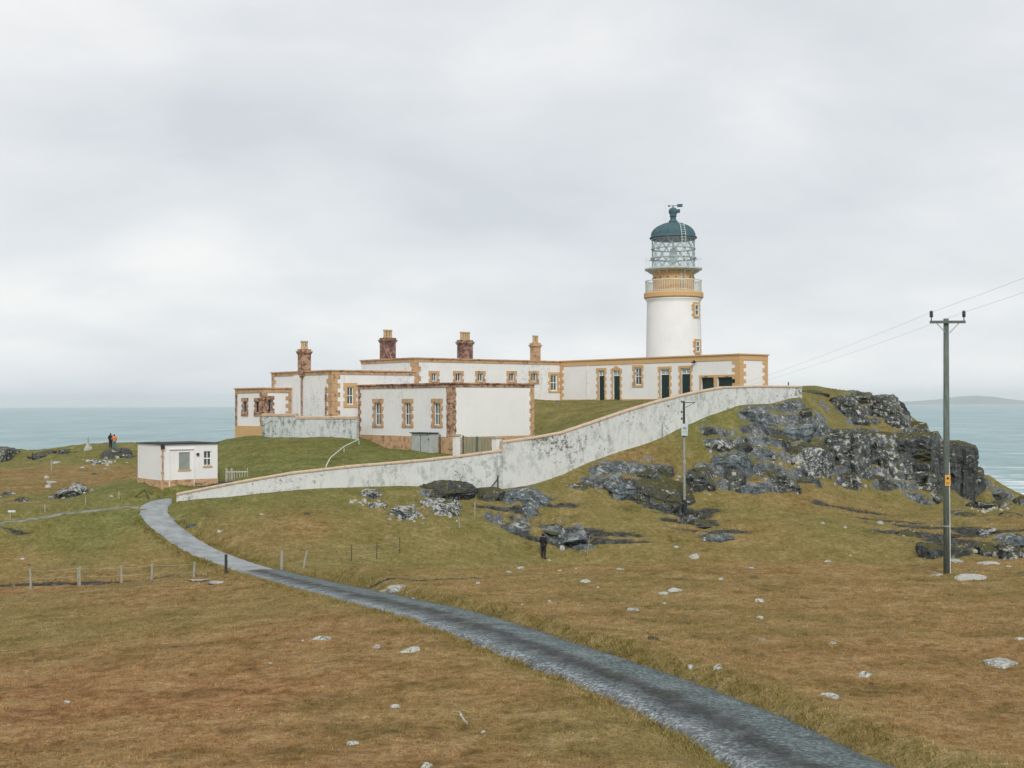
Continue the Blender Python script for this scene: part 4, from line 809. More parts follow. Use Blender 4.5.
# lighthouse tower
TC = at(674.2, 404, 122); TX, TY = TC.x, TC.y
zpx = lambda py: at(674.2, py, 122).z; mpp = 122 / F
T = empty('lighthouse_tower', (TX, TY, 0), 'tall round white lighthouse tower with ochre gallery and green dome', 'lighthouse')
c0 = (TX, TY, 0)
g0, g1_, = zpx(299), zpx(292.7)
mb = MB(); mb.lathe(c0, [(2.72, -.5), (2.62, 3.5), (2.50, zpx(304)), (2.50, zpx(302)), (2.60, zpx(300.5)), (2.66, g0)], 72); mb.build('tower_shaft', M_tower, T, smooth=False)
T.children[0].data.polygons.foreach_set('use_smooth', [True] * len(T.children[0].data.polygons))
mb = MB(); mb.lathe(c0, [(2.68, g0 + .003), (2.78, g0 + .1), (2.78, g1_ - .12), (2.72, g1_)], 72); mb.build('gallery_cornice', M_ochre, T)
du0, du1 = g1_ + .003, zpx(272)
mb = MB(); mb.lathe(c0, [(1.93, du0), (1.93, du1)], 64, close=False); dr = mb.build('watch_room', M_ochre, T, smooth=True)
for k in range(16):
    mb = MB(); a = k / 16 * 2 * math.pi; mb.tube([(TX + 1.9 * math.cos(a), TY + 1.9 * math.sin(a), zpx(278.5)), (TX + 1.99 * math.cos(a), TY + 1.99 * math.sin(a), zpx(278.5))], .06, 8); mb.build('vent', M_black, dr)
# lower railing
rt = zpx(281.2); mb = MB()
for k in range(72): a = k / 72 * 2 * math.pi; mb.tube([(TX + 2.62 * math.cos(a), TY + 2.62 * math.sin(a), g1_), (TX + 2.62 * math.cos(a), TY + 2.62 * math.sin(a), rt)], .022, 4, cap=False)
for z, r in ((rt, .035), (g1_ + .12, .025)): mb.lathe((TX, TY, z), [(2.62 - r, -r), (2.62 + r, -r), (2.62 + r, r), (2.62 - r, r), (2.62 - r, -r)], 48, close=False)
mb.build('gallery_railing', M_paleiron, T)
# upper gallery
u0, u1 = zpx(271.2), zpx(268.8); mb = MB(); mb.lathe(c0, [(2.0, u0 - .05), (2.66, u0 + .08), (2.70, u1 - .02), (2.66, u1), (1.9, u1)], 64); ug = mb.build('lantern_gallery', M_paleiron, T)
for k in range(16):
    mb = MB(); a = k / 16 * 2 * math.pi; ca, sa = math.cos(a), math.sin(a); n = len(mb.v); t_ = .04; px_, py_ = -sa * t_, ca * t_
    for s_ in (-1, 1):
        for r, z in ((1.93, u0 - .34), (2.5, u0 - .02), (1.93, u0 - .02)): mb.v.append((TX + ca * r + px_ * s_, TY + sa * r + py_ * s_, z))
    mb.f += [(n, n + 1, n + 2), (n + 5, n + 4, n + 3), (n, n + 3, n + 4, n + 1), (n + 1, n + 4, n + 5, n + 2)]; mb.build('gallery_bracket', M_paleiron, ug)
mb = MB(); hr = zpx(259.8)
for k in range(20): a = k / 20 * 2 * math.pi; mb.tube([(TX + 2.6 * math.cos(a), TY + 2.6 * math.sin(a), u1 - .02), (TX + 2.6 * math.cos(a), TY + 2.6 * math.sin(a), u1 + .95)], .009, 4, cap=False)
mb.lathe((TX, TY, u1 + .95), [(2.592, -.008), (2.608, -.008), (2.608, .008), (2.592, .008), (2.592, -.008)], 48, close=False); mb.build('gallery_railing', M_paleiron, T)
# lantern: helical astragals
lz0, lz1 = u1, zpx(238.8); LR_ = 1.99; mb = MB(); n_ = 14
for k in range(n_):
    for sg in (-1, 1):
        pts = []
        for i in range(13): t_ = i / 12; a = 2 * math.pi * (k / n_ + sg * t_ * 2.5 / n_); pts.append((TX + LR_ * math.cos(a), TY + LR_ * math.sin(a), lz0 + (lz1 - lz0) * t_))
        mb.tube(pts, .027, 5, cap=False)
lt = mb.build('lantern', M_lattice, T)
mb = MB()
for f_, r, w_ in ((0.02, 2.03, .06), (.34, 2.16, .05), (.655, 2.08, .045), (.985, 2.08, .06)): mb.lathe((TX, TY, lz0 + (lz1 - lz0) * f_), [(LR_ - .03, -w_), (r, -w_), (r, w_), (LR_ - .03, w_), (LR_ - .03, -w_)], 64, close=False)
for k in range(12): a = (k + .5) / 12 * 2 * math.pi; mb.tube([(TX + 2.0 * math.cos(a), TY + 2.0 * math.sin(a), hr), (TX + 2.3 * math.cos(a), TY + 2.3 * math.sin(a), hr)], .03, 5)
mb.build('lantern_ring', M_lattice, lt)
mb = MB(); mb.lathe(c0, [(1.955, lz0 + .02), (1.955, lz1 - .02)], 48, close=False); mb.build('lantern_glazing', M_lglass, lt, smooth=True)
mb = MB(); mb.lathe(c0, [(.16, lz0), (.18, lz0 + .5), (.28, lz0 + .55), (.36, lz0 + .9), (.38, lz0 + 1.2), (.36, lz0 + 1.5), (.28, lz0 + 1.85), (.1, lz0 + 1.95), (.05, lz1)], 24); mb.build('lens', M_lens, lt)
# dome
dz0 = lz1; dt = zpx(222.3); R_ = 2.06; prof = [(2.08, dz0), (2.22, dz0 + .03), (2.22, dz0 + .12), (2.09, dz0 + .16), (2.08, dz0 + .32)]
for i in range(1, 13): t_ = i / 12 * math.pi / 2; prof.append((max(R_ * math.cos(t_) ** 1.18, .22), dz0 + .32 + (dt - dz0 - .32) * math.sin(t_)))
mb = MB(); mb.lathe(c0, prof, 64); dm = mb.build('dome', M_dome, T, smooth=True); dm.data.shade_smooth()
mb = MB()
for k in range(16):
    a = k / 16 * 2 * math.pi; mb.tube([(TX + (q[0] + .012) * math.cos(a), TY + (q[0] + .012) * math.sin(a), q[1]) for q in prof[4:]], .028, 4, cap=False)
mb.build('dome_rib', M_dome, dm)
mb = MB(); mb.lathe(c0, [(.42, dt - .08), (.42, dt + .12), (.30, dt + .2), (.26, dt + .5), (.34, dt + .55), (.34, dt + .62), (.28, dt + .68), (.40, dt + .85), (.43, dt + 1.05), (.36, dt + 1.25), (.16, dt + 1.38), (.05, dt + 1.42), (.04, dt + 1.62)], 20)
cw = mb.build('ventilator', M_dome, T, smooth=True)
mb = MB(); mb.box((TX + .35, TY - .2, dt + 1.02), (.55, .12, .34), -.3); mb.tube([(TX - .4, TY + .1, dt + 1.55), (TX + .55, TY - .15, dt + 1.55)], .03, 6); mb.box((TX + .62, TY - .17, dt + 1.55), (.5, .06, .28), -.25); mb.box((TX - .38, TY + .1, dt + 1.55), (.16, .06, .16), -.25); mb.build('weather_vane', M_dome, T)
mb = MB(); pa = at(665.4, 226, 121.5); mb.tube([(pa.x, pa.y, zpx(229)), (pa.x, pa.y, zpx(201))], .018, 5); mb.build('aerial', M_paleiron, T)
# ladder on the near right of the lantern
la = math.atan2(-1, .33); ca, sa = math.cos(la), math.sin(la); mb = MB(); path = [(2.12, g1_), (2.12, du1), (2.72, u1), (2.14, u1 + .3), (2.14, lz1)] ; path = [(2.05, g1_), (2.05, du1 - .1), (2.05, u0 - .06)]
rail = lambda r, z, s_: (TX + ca * r - sa * s_, TY + sa * r + ca * s_, z)
for s_ in (-.2, .2):
    mb.tube([rail(2.06, g1_, s_), rail(2.06, u0 - .06, s_)], .028, 5); mb.tube([rail(2.30, u1, s_), rail(2.26, lz1 + .15, s_), rail(1.92, dz0 + 1.15, s_), rail(1.35, dz0 + 1.62, s_)], .028, 5)
z = g1_ + .2
while z < u0 - .1: mb.tube([rail(2.06, z, -.2), rail(2.06, z, .2)], .02, 4); z += .28
z = u1 + .2
while z < lz1 + .1: mb.tube([rail(2.28, z, -.2), rail(2.28, z, .2)], .02, 4); z += .28
for k in range(5): t_ = k / 4; mb.tube([rail(2.24 - .3 * t_, lz1 + .2 + .85 * t_, -.2), rail(2.24 - .3 * t_, lz1 + .2 + .85 * t_, .2)], .02, 4)
mb.build('ladder', M_paleiron, T)
for (px0, y0, y1, wpx) in ((694.2, 306, 316.8, 3.8), (695.2, 342.2, 352.5, 3.6)):
    off = (px0 - 674.2) * mpp; rr = 2.52 if y0 < 320 else 2.6; ang = math.asin(min(.95, off / rr)); nm = (math.sin(ang), -math.cos(ang)); tg = (math.cos(ang), math.sin(ang)); base = (TX + nm[0] * (rr - .02), TY + nm[1] * (rr - .02)); fr = Frame(base, tg, nm)
    z0, z1 = zpx(y1), zpx(y0); hw = .29; o = (-hw, hw, z0, z1)
    mb = MB()
    for s_ in (-1, 1):
        a, b = sorted((s_ * hw, s_ * (hw + .18))); fr.box(mb, a, b, z0, z1, -.2, .10)
        for q in (.0, .5, .82): a, b = sorted((s_ * (hw + .18), s_ * (hw + .34))); fr.box(mb, a, b, z0 + (z1 - z0) * q, z0 + (z1 - z0) * (q + .18), -.25, .06)
    fr.box(mb, -hw - .18, hw + .18, z1, z1 + .22, -.2, .10); fr.box(mb, -hw - .18, hw + .18, z0 - .2, z0, -.2, .12)
    wn = window(fr, o, T, M_ochre, depth=-.10, mull=0, rails=1, fw=.07, sur=False); mb.build('surround', M_ochre, wn)

# white hut by the path
hc = at(161.2, 488, 86); HB = Block.__new__(Block); tmp.A = Frame((hc.x, hc.y), (-.6, .8), (-.8, -.6)); tmp.B = Frame((hc.x, hc.y), (.8, .6), (.6, -.8))
hz = at(161, 444.6, 86).z; ow = R('B', 178.9, 452.3, 190, 469.3); ow2 = R('B', 203.8, 451, 211.4, 465.6)
HUT = empty('hut', (hc.x, hc.y, hc.z - .6), 'small flat-roofed white hut with tan base where the path bends', 'hut')
A_, B_ = tmp.A, tmp.B; A2_ = Frame(B_.pt(3.98, 0)[:2], (-.6, .8), (.8, .6)); B2_ = Frame(A_.pt(4.2, 0)[:2], (.8, .6), (-.6, .8)); zb = hc.z - .6
mb = MB(); slab(mb, A_, 0, 4.2, zb, hz, []); slab(mb, B_, .35, 3.63, zb, hz, [ow, ow2]); slab(mb, A2_, 0, 4.2, zb, hz, []); slab(mb, B2_, .35, 3.63, zb, hz, []); mb.build('wall', M_hutw, HUT)
zp = at(161.2, 480.4, 86).z; mb = MB(); A_.box(mb, -.03, 4.23, zb, zp, 0, .03); B_.box(mb, 0, 4.01, zb, zp, 0, .03); mb.build('plinth', M_ochrew, HUT)
mb = MB(); A_.box(mb, -.12, 4.3, hz, hz + .06, -4.06, .09); mb.build('roof', M_darkroof, HUT)
# raised panel round the blocked doorway and its frame lines
pa_ = B_.sz(169.5, 460)[0]; pb_ = B_.sz(193.6, 460)[0]; zt_ = B_.sz(181, 449.5)[1]; mb = MB()
B_.box(mb, pa_ - .05, pa_, zb + .3, zt_, 0, .07); B_.box(mb, pb_, pb_ + .05, zb + .3, zt_, 0, .07); B_.box(mb, pa_ - .05, pb_ + .05, zt_, zt_ + .06, 0, .09); mb.build('doorway_outline', M_hutw, HUT)
mb = MB(); B_.box(mb, ow[0], ow[1], ow[2], ow[3], -.10, -.06)
for i in range(1, 5): m = ow[0] + (ow[1] - ow[0]) * i / 5; B_.box(mb, m - .01, m + .01, ow[2], ow[3], -.06, -.05)
bd = mb.build('boarded_window', M_boards, HUT); mb = MB(); B_.box(mb, ow[0] - .06, ow[1] + .06, ow[2] - .1, ow[2], -.1, .06); mb.build('sill', M_ochre, bd)
wn = window(B_, ow2, HUT, M_ochre, mull=1, rails=1, fw=.05, sur=False, depth=.08); mb = MB(); B_.box(mb, ow2[0] - .06, ow2[1] + .06, ow2[2] - .1, ow2[2], -.1, .06); mb.build('sill', M_ochre, wn)
pipe(B_, .06, zb, hz - .25, M_ochrew, HUT, r=.055); mb = MB(); B_.box(mb, -.05, .17, hz - .28, hz - .04, .02, .2); mb.build('hopper', M_black, HUT)
s_, z_ = B_.sz(197.6, 454.2); mb = MB(); B_.box(mb, s_ - .08, s_ + .08, z_ - .08, z_ + .08, 0, .12); mb.build('wall_lamp', M_black, HUT)

# ------------------------------------------------------------------ masonry walls
def wall_run(name, label, pts, th, mat, capmat, caph=.14, capo=.09, sub=1.0, cat='wall', wob=.02, capend=0):
    """pts: (x, y, ztop, zbottom)"""
    root = empty(name, (pts[0][0], pts[0][1], pts[0][3]), label, cat); out = []
    for i in range(len(pts) - 1):
        a, b = np.array(pts[i]), np.array(pts[i + 1]); n = max(1, int(math.hypot(*(b - a)[:2]) / sub))
        for k in range(n): out.append(a + (b - a) * k / n)
    out.append(np.array(pts[-1])); n = len(out)
    def sweep(z0f, z1f, hw, nm, m, crowned=False):
        v = []; f = []
        for i, q in enumerate(out):
            a = out[max(i - 1, 0)]; b = out[min(i + 1, n - 1)]; d = (b - a)[:2]
            if np.linalg.norm(d) < .3: d = (out[min(i + 2, n - 1)] - out[max(i - 2, 0)])[:2]
            d = d / np.linalg.norm(d); nn = np.array([-d[1], d[0]]); w_ = wob * float(perlin(np.array(i * .7), np.array(3.), np.array(hw)))
            z0, z1 = z0f(q), z1f(q) + (w_ if crowned else 0)
            ring = [(-hw, z0), (-hw, z1), (hw, z1), (hw, z0)] if not crowned else [(-hw, z0), (-hw, z1 - .05), (-hw * .5, z1 + .015), (hw * .5, z1 + .015), (hw, z1 - .05), (hw, z0)]
            for s_, z in ring: v.append((q[0] + nn[0] * (s_ + w_), q[1] + nn[1] * (s_ + w_), z))
        r = 4 if not crowned else 6
        for i in range(n - 1):
            for k in range(r): a = i * r + k; b = i * r + (k + 1) % r; f.append((a, b, b + r, a + r))
        f.append(tuple(range(r))); f.append(tuple((n - 1) * r + k for k in reversed(range(r)))); return mesh_obj(nm, v, f, m, root)
    sweep(lambda q: q[3], lambda q: q[2] - caph, th / 2, 'masonry', mat); sweep(lambda q: q[2] - caph + .002, lambda q: q[2], th / 2 + capo, 'coping', capmat, True); return root
WP = []
for a, b, c, d in WALLPTS: v = at(a, b, d); v2 = at(a, c, d); WP.append((v.x, v.y, v.z, min(v2.z, v.z - .3) - 2.0))
wall_run('boundary_wall', 'long stained white boundary wall with tan coping climbing from the hut to the rocky knoll', WP, .45, M_boundw, M_coping, .14, .06)
p0, p1 = at(263.5, 413.6, 106.7), at(297, 413.8, 104.6); p2, p3 = at(297.2, 416.2, 104.6), at(357.8, 416.2, 102.9); p4 = at(360.0, 416.2, 105.3)
wall_run('garden_wall', 'rough grey stained garden wall with tan coping running from the annex to the nearest house', [(p0.x, p0.y, p0.z, -3.6), (p1.x, p1.y, p1.z, -3.6), (p2.x, p2.y, p2.z, -3.6), (p3.x, p3.y, p3.z, -4.0)], .35, M_gardenw, M_coping, .22, .05)

# ------------------------------------------------------------------ rocks
_ico = {}
def ico(n):
    if n not in _ico:
        bm = bmesh.new(); bmesh.ops.create_icosphere(bm, subdivisions=n, radius=1.0); bm.verts.ensure_lookup_table()
        _ico[n] = (np.array([v.co[:] for v in bm.verts]), np.array([[v.index for v in f.verts] for f in bm.faces])); bm.free()
    return _ico[n]
def rock_shape(seed, sub=4, style='block', size=(1, 1, 1)):
    rs = np.random.RandomState(seed); d, f = ico(sub); p = np.sign(d) * np.abs(d) ** (.55 if style != 'stone' else .8); sz = np.array(size)
    cuts = {'block': 16, 'cliff': 14, 'slab': 10, 'stone': 9}[style]
    for i in range(cuts):
        n = rs.normal(size=3)
        if style == 'cliff': n[2] *= .25
        if style == 'slab': n[2] *= .6
        if style == 'stone': n[2] = abs(n[2])
        n /= np.linalg.norm(n); k = rs.uniform(.58, .98); e = p @ n - k; p = p - np.where(e > 0, e * .93, 0)[:, None] * n
    q = p * sz; s = float(min(sz[0], sz[1], sz[2] * 1.5)); o = seed * 3.17
    if style == 'stone':
        p = p + d * (.10 * fbm(p[:, 0] * 2 + o, p[:, 1] * 2, p[:, 2] * 2, 3))[:, None]; return p, f
    # joints and bedding in metres, so that big and small rocks break alike
    tilt = np.array([.35, .15, 1.0]); tilt /= np.linalg.norm(tilt); b = q @ tilt * 1.5 + .8 * fbm(q[:, 0] * .5 + o, q[:, 1] * .5, q[:, 2] * .5, 2); saw = b - np.floor(b)
    j1 = q @ np.array([.9, .35, .12]) * .95 + .9 * fbm(q[:, 0] * .6, q[:, 1] * .6 + o, q[:, 2] * .3, 3); c1 = np.floor(j1); r1 = _G[(c1.astype(int) * 7 + seed) & 255, 0] * .30; g1 = np.abs(j1 - c1 - .5) * 2
    j2 = q @ np.array([-.3, .9, .1]) * .8 + .6 * fbm(q[:, 0] * .6, q[:, 1] * .6 + o, q[:, 2] * .5, 2); r2 = _G[(np.floor(j2).astype(int) * 11 + seed) & 255, 1] * .2
    side = 1 - np.abs(d[:, 2]) ** 2; k = {'block': (.10, .5, .9), 'cliff': (.05, 1.1, 1.0), 'slab': (.14, .25, .5)}[style]
    disp = -k[0] * saw * side + k[1] * (r1 + r2) * .45 - k[1] * .32 * sstep(.80, 1.0, g1) + k[2] * (.16 * fbm(q[:, 0] * .9 + o, q[:, 1] * .9, q[:, 2] * .9, 4, .55) + .12 * fbm(q[:, 0] * 3.4 + o, q[:, 1] * 3.4, q[:, 2] * 3.4, 3, .6))
    m = np.minimum(1.0, s * .9); nrm = d / np.linalg.norm(d, axis=1)[:, None]; q = q + nrm * (disp * m)[:, None] * np.array([1, 1, .7]); return q / sz, f
def put_rock(name, px, py, wpx, hpx, depth, mat, style, seed, label, cat, group=None, sub=4, yaw=0.0, sink=.35, tiltx=0.0, dd=None):
    """px,py: middle of the foot of the rock as seen; width and height in pixels there; depth in metres"""
    x, y, z = hit(px, py) if dd is None else (at(px, py, dd).x, dd, H(at(px, py, dd).x, dd)); sx = wpx * y / F / 2; hz_ = hpx * y / F; sy = depth / 2
    szz = hz_ * 1.25; p, f = rock_shape(seed, sub, style, (sx, sy, szz)); q = p * np.array([sx, sy, szz]); sc_ = (q[:, 0].max() - q[:, 0].min()) / (2 * sx); q[:, 0] /= sc_
    if tiltx: q = q @ np.array([[math.cos(tiltx), 0, math.sin(tiltx)], [0, 1, 0], [-math.sin(tiltx), 0, math.cos(tiltx)]])
    c, s_ = math.cos(yaw), math.sin(yaw); q = np.stack([q[:, 0] * c - q[:, 1] * s_, q[:, 0] * s_ + q[:, 1] * c, q[:, 2]], 1)
    cy_ = y + sy * .85; zc = z - hz_ * (.12 if style == 'cliff' else .25); q += np.array([x * cy_ / y, cy_, zc])
    o = mesh_obj(name, q, f, mat, origin=(x * cy_ / y, cy_, float(q[:, 2].min()))); return tag(o, label, cat, group)
for i, (px, py, w_, h_, dp, m, st, sub, lab) in enumerate(ROCKS):
    put_rock('rock_outcrop', px, py, w_ * (1.22 if st == 'cliff' else 1.1), h_, dp * 1.25, m, st, 100 + i * 7, lab, 'rock', OC if px > 560 and py < 500 else 'rocks in the turf', sub=sub, yaw=((i * 37) % 11 - 5) * .06, sink=.5 if st == 'slab' else .35, tiltx=(.10 if st == 'slab' and w_ > 20 and h_ > 7 else 0))
STONES = [  # px, py, width px, height px, mat, label
 (320, 641, 22, 6, M_pale, 'pale flat rock, largest of the loose stones in the brown grass left of the road'), (303, 641, 5, 2.5, M_stone, 'tiny stone beside the large pale flat rock left of the road'), (378, 648.5, 13, 5, M_pale, 'pale lump of rock near the road verge with a dark left side'),
 (412, 652.5, 24, 4.5, M_stone, 'long white stone nearest the left road verge'), (269.5, 663, 7, 3.5, M_stone, 'small round white stone alone in the left field'), (66, 704, 12, 4, M_pale, 'mossy pale stone low in the left field'), (396, 708, 12, 4.5, M_stone, 'bright white oblong stone in the brown grass foreground'),
 (354, 745, 14, 3, M_stone, 'white stone beside a small dark hollow in the foreground'), (427, 768, 13, 6, M_stone, 'white stone at the bottom edge of the view'), (483, 732, 5, 2.5, M_stone, 'tiny white stone near the crooked pale root'),
 (401, 590, 26, 7, M_pale, 'pale pointed boulder lying on the right bank of the road'), (386, 592, 14, 3, M_stone, 'white tail of stone trailing left of the pointed boulder'), (414, 600, 12, 3, M_stone, 'flat white stone beside the road bank'),
 (586, 583, 13, 3, M_stone, 'flat white stone on the brown rise below the lone walker'), (598, 588, 5, 2.5, M_stone, 'small white stone right of the flat stone below the walker'), (675, 591.5, 17, 4.5, M_stone, 'white oblong stone on the brown rise in mid field'), (662, 594.5, 13, 3.5, M_stone, 'lower twin of the white oblong stone in mid field'), (664, 606, 11, 3.5, M_stone, 'flat stone below the pair of oblong stones'),
 (633, 611, 13, 3.5, M_pale, 'greyish stone in the middle of the right field'), (760, 601.5, 11, 4, M_stone, 'white stone right of centre on the rise, upper of two'), (760, 618, 8, 4, M_stone, 'white stone right of centre on the rise, lower of two'), (721, 580, 7, 3, M_pale, 'grey stone near the rim of the rise'), (751, 568.5, 7, 2, M_pale, 'small grey stone on the rim of the rise'),
 (692, 668, 9, 3.5, M_stone, 'small white stone right above the road, left of two'), (717, 669, 11, 5.5, M_pale, 'speckled stone right above the road, right of two'), (833, 644, 8, 3, M_stone, 'small pale stone in the right field'), (864.5, 678, 18, 8, M_pale, 'speckled rock standing out of the brown grass in the right field'), (829, 698, 20, 3.5, M_pale, 'low flat stone near the right road bank'),
 (1004, 667, 36, 9, M_pale, 'big flat mossy white rock by the right edge'), (1021, 640, 14, 5, M_stone, 'white rock cut by the right edge'), (968, 580.5, 38, 5, M_stone, 'long flat white rock at the foot of the near power pole'), (938, 576, 14, 2.5, M_pale, 'thin grey stone left of the near power pole foot'),
 (620, 570, 10, 3, M_pale, 'grey stone just below the rim of the rise'), (828, 562.5, 10, 2.5, M_stone, 'white stone on the rim left of the near power pole'), (955, 563, 24, 5, M_pale, 'pale rock sheet behind the near power pole'), (988, 565, 22, 3.5, M_stone, 'pale flat stones on the rim right of the near power pole'), (1008, 567, 8, 2, M_stone, 'tiny flat stone on the rim near the right edge'),
 (762, 641, 6, 2.5, M_pale, 'tiny grey stone in the right field'), (508.5, 573, 9, 2.5, M_stone, 'flat white stone below the walker, lower left of the pair'), (521, 568.5, 9, 2, M_stone, 'flat white stone below the walker, upper right of the pair'), (560, 570.5, 5, 2.5, M_stone, 'round white stone just right of the walker'), (576, 569, 4, 2, M_stone, 'tiny white stone right of the round stone below the walker'), (478, 584, 5, 3, M_stone, 'round white stone in brown grass right of the pointed boulder'),
 (522, 605, 4, 2, M_stone, 'tiny stone between road and rise'), (549, 602, 4, 2, M_stone, 'tiny stone farther up between road and rise'), (549, 561, 5, 3, M_stone, 'white stone at the feet of the lone walker'),
 (676, 548, 7, 4, M_pale, 'pale round stone left of the white block in the hollow'), (694, 559, 12, 9, M_stone, 'white block of stone standing in the hollow'), (562, 548, 6, 4, M_stone, 'white stone on the wet slabs beside the walker'), (822, 524, 7, 3, M_pale, 'pale stone on the plain below the headland'), (880, 523, 9, 3, M_pale, 'pale stone on the plain left of the peat hollow'), (850, 556, 4, 2, M_stone, 'tiny white stone in the turf hollow'), (845, 528, 5, 2.5, M_pale, 'small stone in the middle of the headland plain'),
 (896, 479, 9, 5, M_stone, 'white stone sitting on the low dark ledge'), (878, 475, 12, 4, M_pale, 'pale stone above the low dark ledge'), (23, 559, 9, 2, M_stone, 'flat white stone in the turf above the left fence'), (57, 463.5, 13, 4, M_stone, 'whitish stone on the turf below the mossy crag'), (52, 483, 12, 3, M_stone, 'white stone left above the boulder heap'), (48, 488, 8, 5, M_stone, 'round stone just above the boulder heap'), (46, 478, 6, 3, M_stone, 'small stone highest above the boulder heap'),
 (112, 497, 4, 3, M_stone, 'small stone beside the short post near the hut'), (262, 515, 8, 2.5, M_pale, 'flat pale stone in the green turf below the boundary wall'), (220, 532, 6, 3, M_stone, 'small white stone right of the pale path'), (422, 524, 4, 2, M_stone, 'tiny white stone below the crusted boulders'), (193, 527.5, 15, 7, M_rock, 'dark boulder in the turf right of the pale path'), (103, 516, 6, 3, M_rock, 'small dark stone below the side track'),
 (308, 515, 10, 4, M_rock, 'dark stone in the green turf below the boundary wall'), (654, 640, 14, 4, M_mossrock, 'dark mossy stone above the road in the right field'), (804, 599, 12, 3, M_rock, 'dark low stone on the brown rise'), (95, 475, 8, 3, M_rock, 'dark stone on the left turf'), (558, 403, 9, 4, M_mossrock, 'dark mossy stone on the lawn before the rear range'), (25, 447, 1, 1, None, ''),
]
for i, (px, py, w_, h_, m, lab) in enumerate(STONES):
    if m is None: continue
    put_rock('stone', px, py, w_ * .95, h_ * .72, w_ * hit(px, py)[1] / F * 1.1, m, 'stone', 900 + i * 3, lab, 'stone', 'loose stones in the grass', sub=3, yaw=(i * .7) % 1.0 - .5, sink=.5)

SCAT = [(362, 502, 14, 4, 14), (405, 518, 18, 7, 16), (430, 506, 16, 5, 12), (445, 516, 14, 4, 8), (100, 463, 26, 5, 14), (62, 490, 26, 8, 10), (720, 445, 22, 6, 10), (800, 462, 30, 8, 14), (850, 480, 60, 6, 14), (985, 510, 30, 8, 16), (700, 480, 26, 8, 8), (1000, 548, 22, 8, 8)]
rs = np.random.RandomState(5); WH = ['at the left end of the crusted rocks', 'round the middle crusted boulders below the wall', 'just under the mossy outcrop', 'right of the lower crusted rocks', 'under the shore ridge', 'around the white boulder heap', 'by the speckled ridge near the far pole', 'around the crags of the headland', 'along the lower rock band', 'on the shore turf at the right', 'behind the far service pole', 'round the peat hollow at the right']
for (cx_, cy_, rx, ry, n), wh in zip(SCAT, WH):
    spots_ = sorted((cx_ + float(rs.normal(0, .5)) * rx, cy_ + float(rs.normal(0, .5)) * ry) for _ in range(n))
    for i, (px, py) in enumerate(spots_):
        num = ['first', 'second', 'third', 'fourth', 'fifth', 'sixth', 'seventh', 'eighth', 'ninth', 'tenth', 'eleventh', 'twelfth', 'thirteenth', 'fourteenth', 'fifteenth', 'sixteenth'][i]; w_ = rs.uniform(2.2, 5.5); put_rock('stone', px, py, w_, w_ * rs.uniform(.4, .7), w_ * hit(px, py)[1] / F * 1.1, M_stone if rs.uniform() < .6 else M_pale, 'stone', int(rs.randint(1, 9999)), num + ' small pale stone from the left ' + wh, 'stone', 'small stones scattered ' + wh, sub=2, yaw=rs.uniform(0, 3))
# ------------------------------------------------------------------ posts and fences
def post(mb, x, y, z, h, r, lean=(0, 0), n=7, flat=True): mb.tube([(x, y, z - .25), (x + lean[0] * .5, y + lean[1] * .5, z + h * .5), (x + lean[0], y + lean[1], z + h)], [r * 1.05, r, r * .92], n)
def fence(label, posts, mat, r, wires, group=None, name='wire_fence'):
    root = None; pts = []
    for (px, py, hpx) in posts:
        x, y, z = hit(px, py); h = hpx * y / F
        if root is None: root = empty(name, (x, y, z), label, 'fence', group)
        mb = MB(); post(mb, x, y, z, h, r, (random.Random(px).uniform(-.05, .05), 0)); mb.build('post', mat, root); pts.append(Vector((x, y, z + h)))
    for k in wires:
        mb = MB(); line = []
        for a, b in zip(pts[:-1], pts[1:]):
            for i in range(6): t_ = i / 6; q = a.lerp(b, t_); line.append((q.x, q.y - r, q.z - k - .04 * math.sin(math.pi * t_)))
        line.append((pts[-1].x, pts[-1].y - r, pts[-1].z - k)); mb.tube(line, .004, 4); mb.build('wire', M_wire, root)
    return root
fence('low wire fence on five pale weathered posts crossing the brown field at the left', [(31, 589, 20), (80, 586, 20), (121.6, 583, 17), (151.6, 580, 17), (193.8, 576, 14)], M_post, .058, (.1, .5))
fence('three thin dark fence stakes in the turf right of the road bend', [(351.3, 561, 16), (376.5, 559, 17), (400, 554, 16.5)], M_dpost, .022, (.15, .6))
SP = [  # px, foot py, height px, radius, mat, lean, label
 (78, 583, 15, .035, M_post, -.02, 'short second post leaning against the double post of the left fence'),
 (226, 573.5, 19, .075, M_dpost, 0, 'stout dark gatepost at the left side of the path'), (281.6, 571, 20, .075, M_post, .02, 'weathered gatepost at the right side of the path'), (303, 567.5, 17, .05, M_post, .22, 'leaning pale post right of the path gateposts'),
 (459.5, 528, 11, .035, M_post, -.05, 'thin pale marker stake, lower of two under the white-crusted rocks'), (474.8, 517, 15, .035, M_post, 0, 'thin pale marker stake nearer the wall, upper of two'), (587, 555, 20, .018, M_post, .18, 'thin bent pale stick standing right of the lone walker'),
 (45, 512, 8, .04, M_post, 0, 'short post standing beside the side track'), (119, 499, 8.5, .045, M_post, 0, 'short pale post in the green turf left of the hut'), (85.5, 505, 8, .03, M_post, 0, 'thin short post between the side track and the boulder heap'), (51.5, 470.5, 11, .06, M_post, 0, 'pale post on the turf below the shore ridge'), (32.5, 459, 7, .05, M_dpost, 0, 'dark stub post against the sea near the left edge'),
 (571, 470, 7, .05, M_dpost, 0, 'short dark post at the wall foot below the wall bend'), (662, 437, 12, .045, M_dpost, 0, 'short dark post leaning on the white wall near the far service pole'), (788.5, 396, 14, .05, M_dpost, 0, 'dark pipe standing against the upper end of the boundary wall'),
]
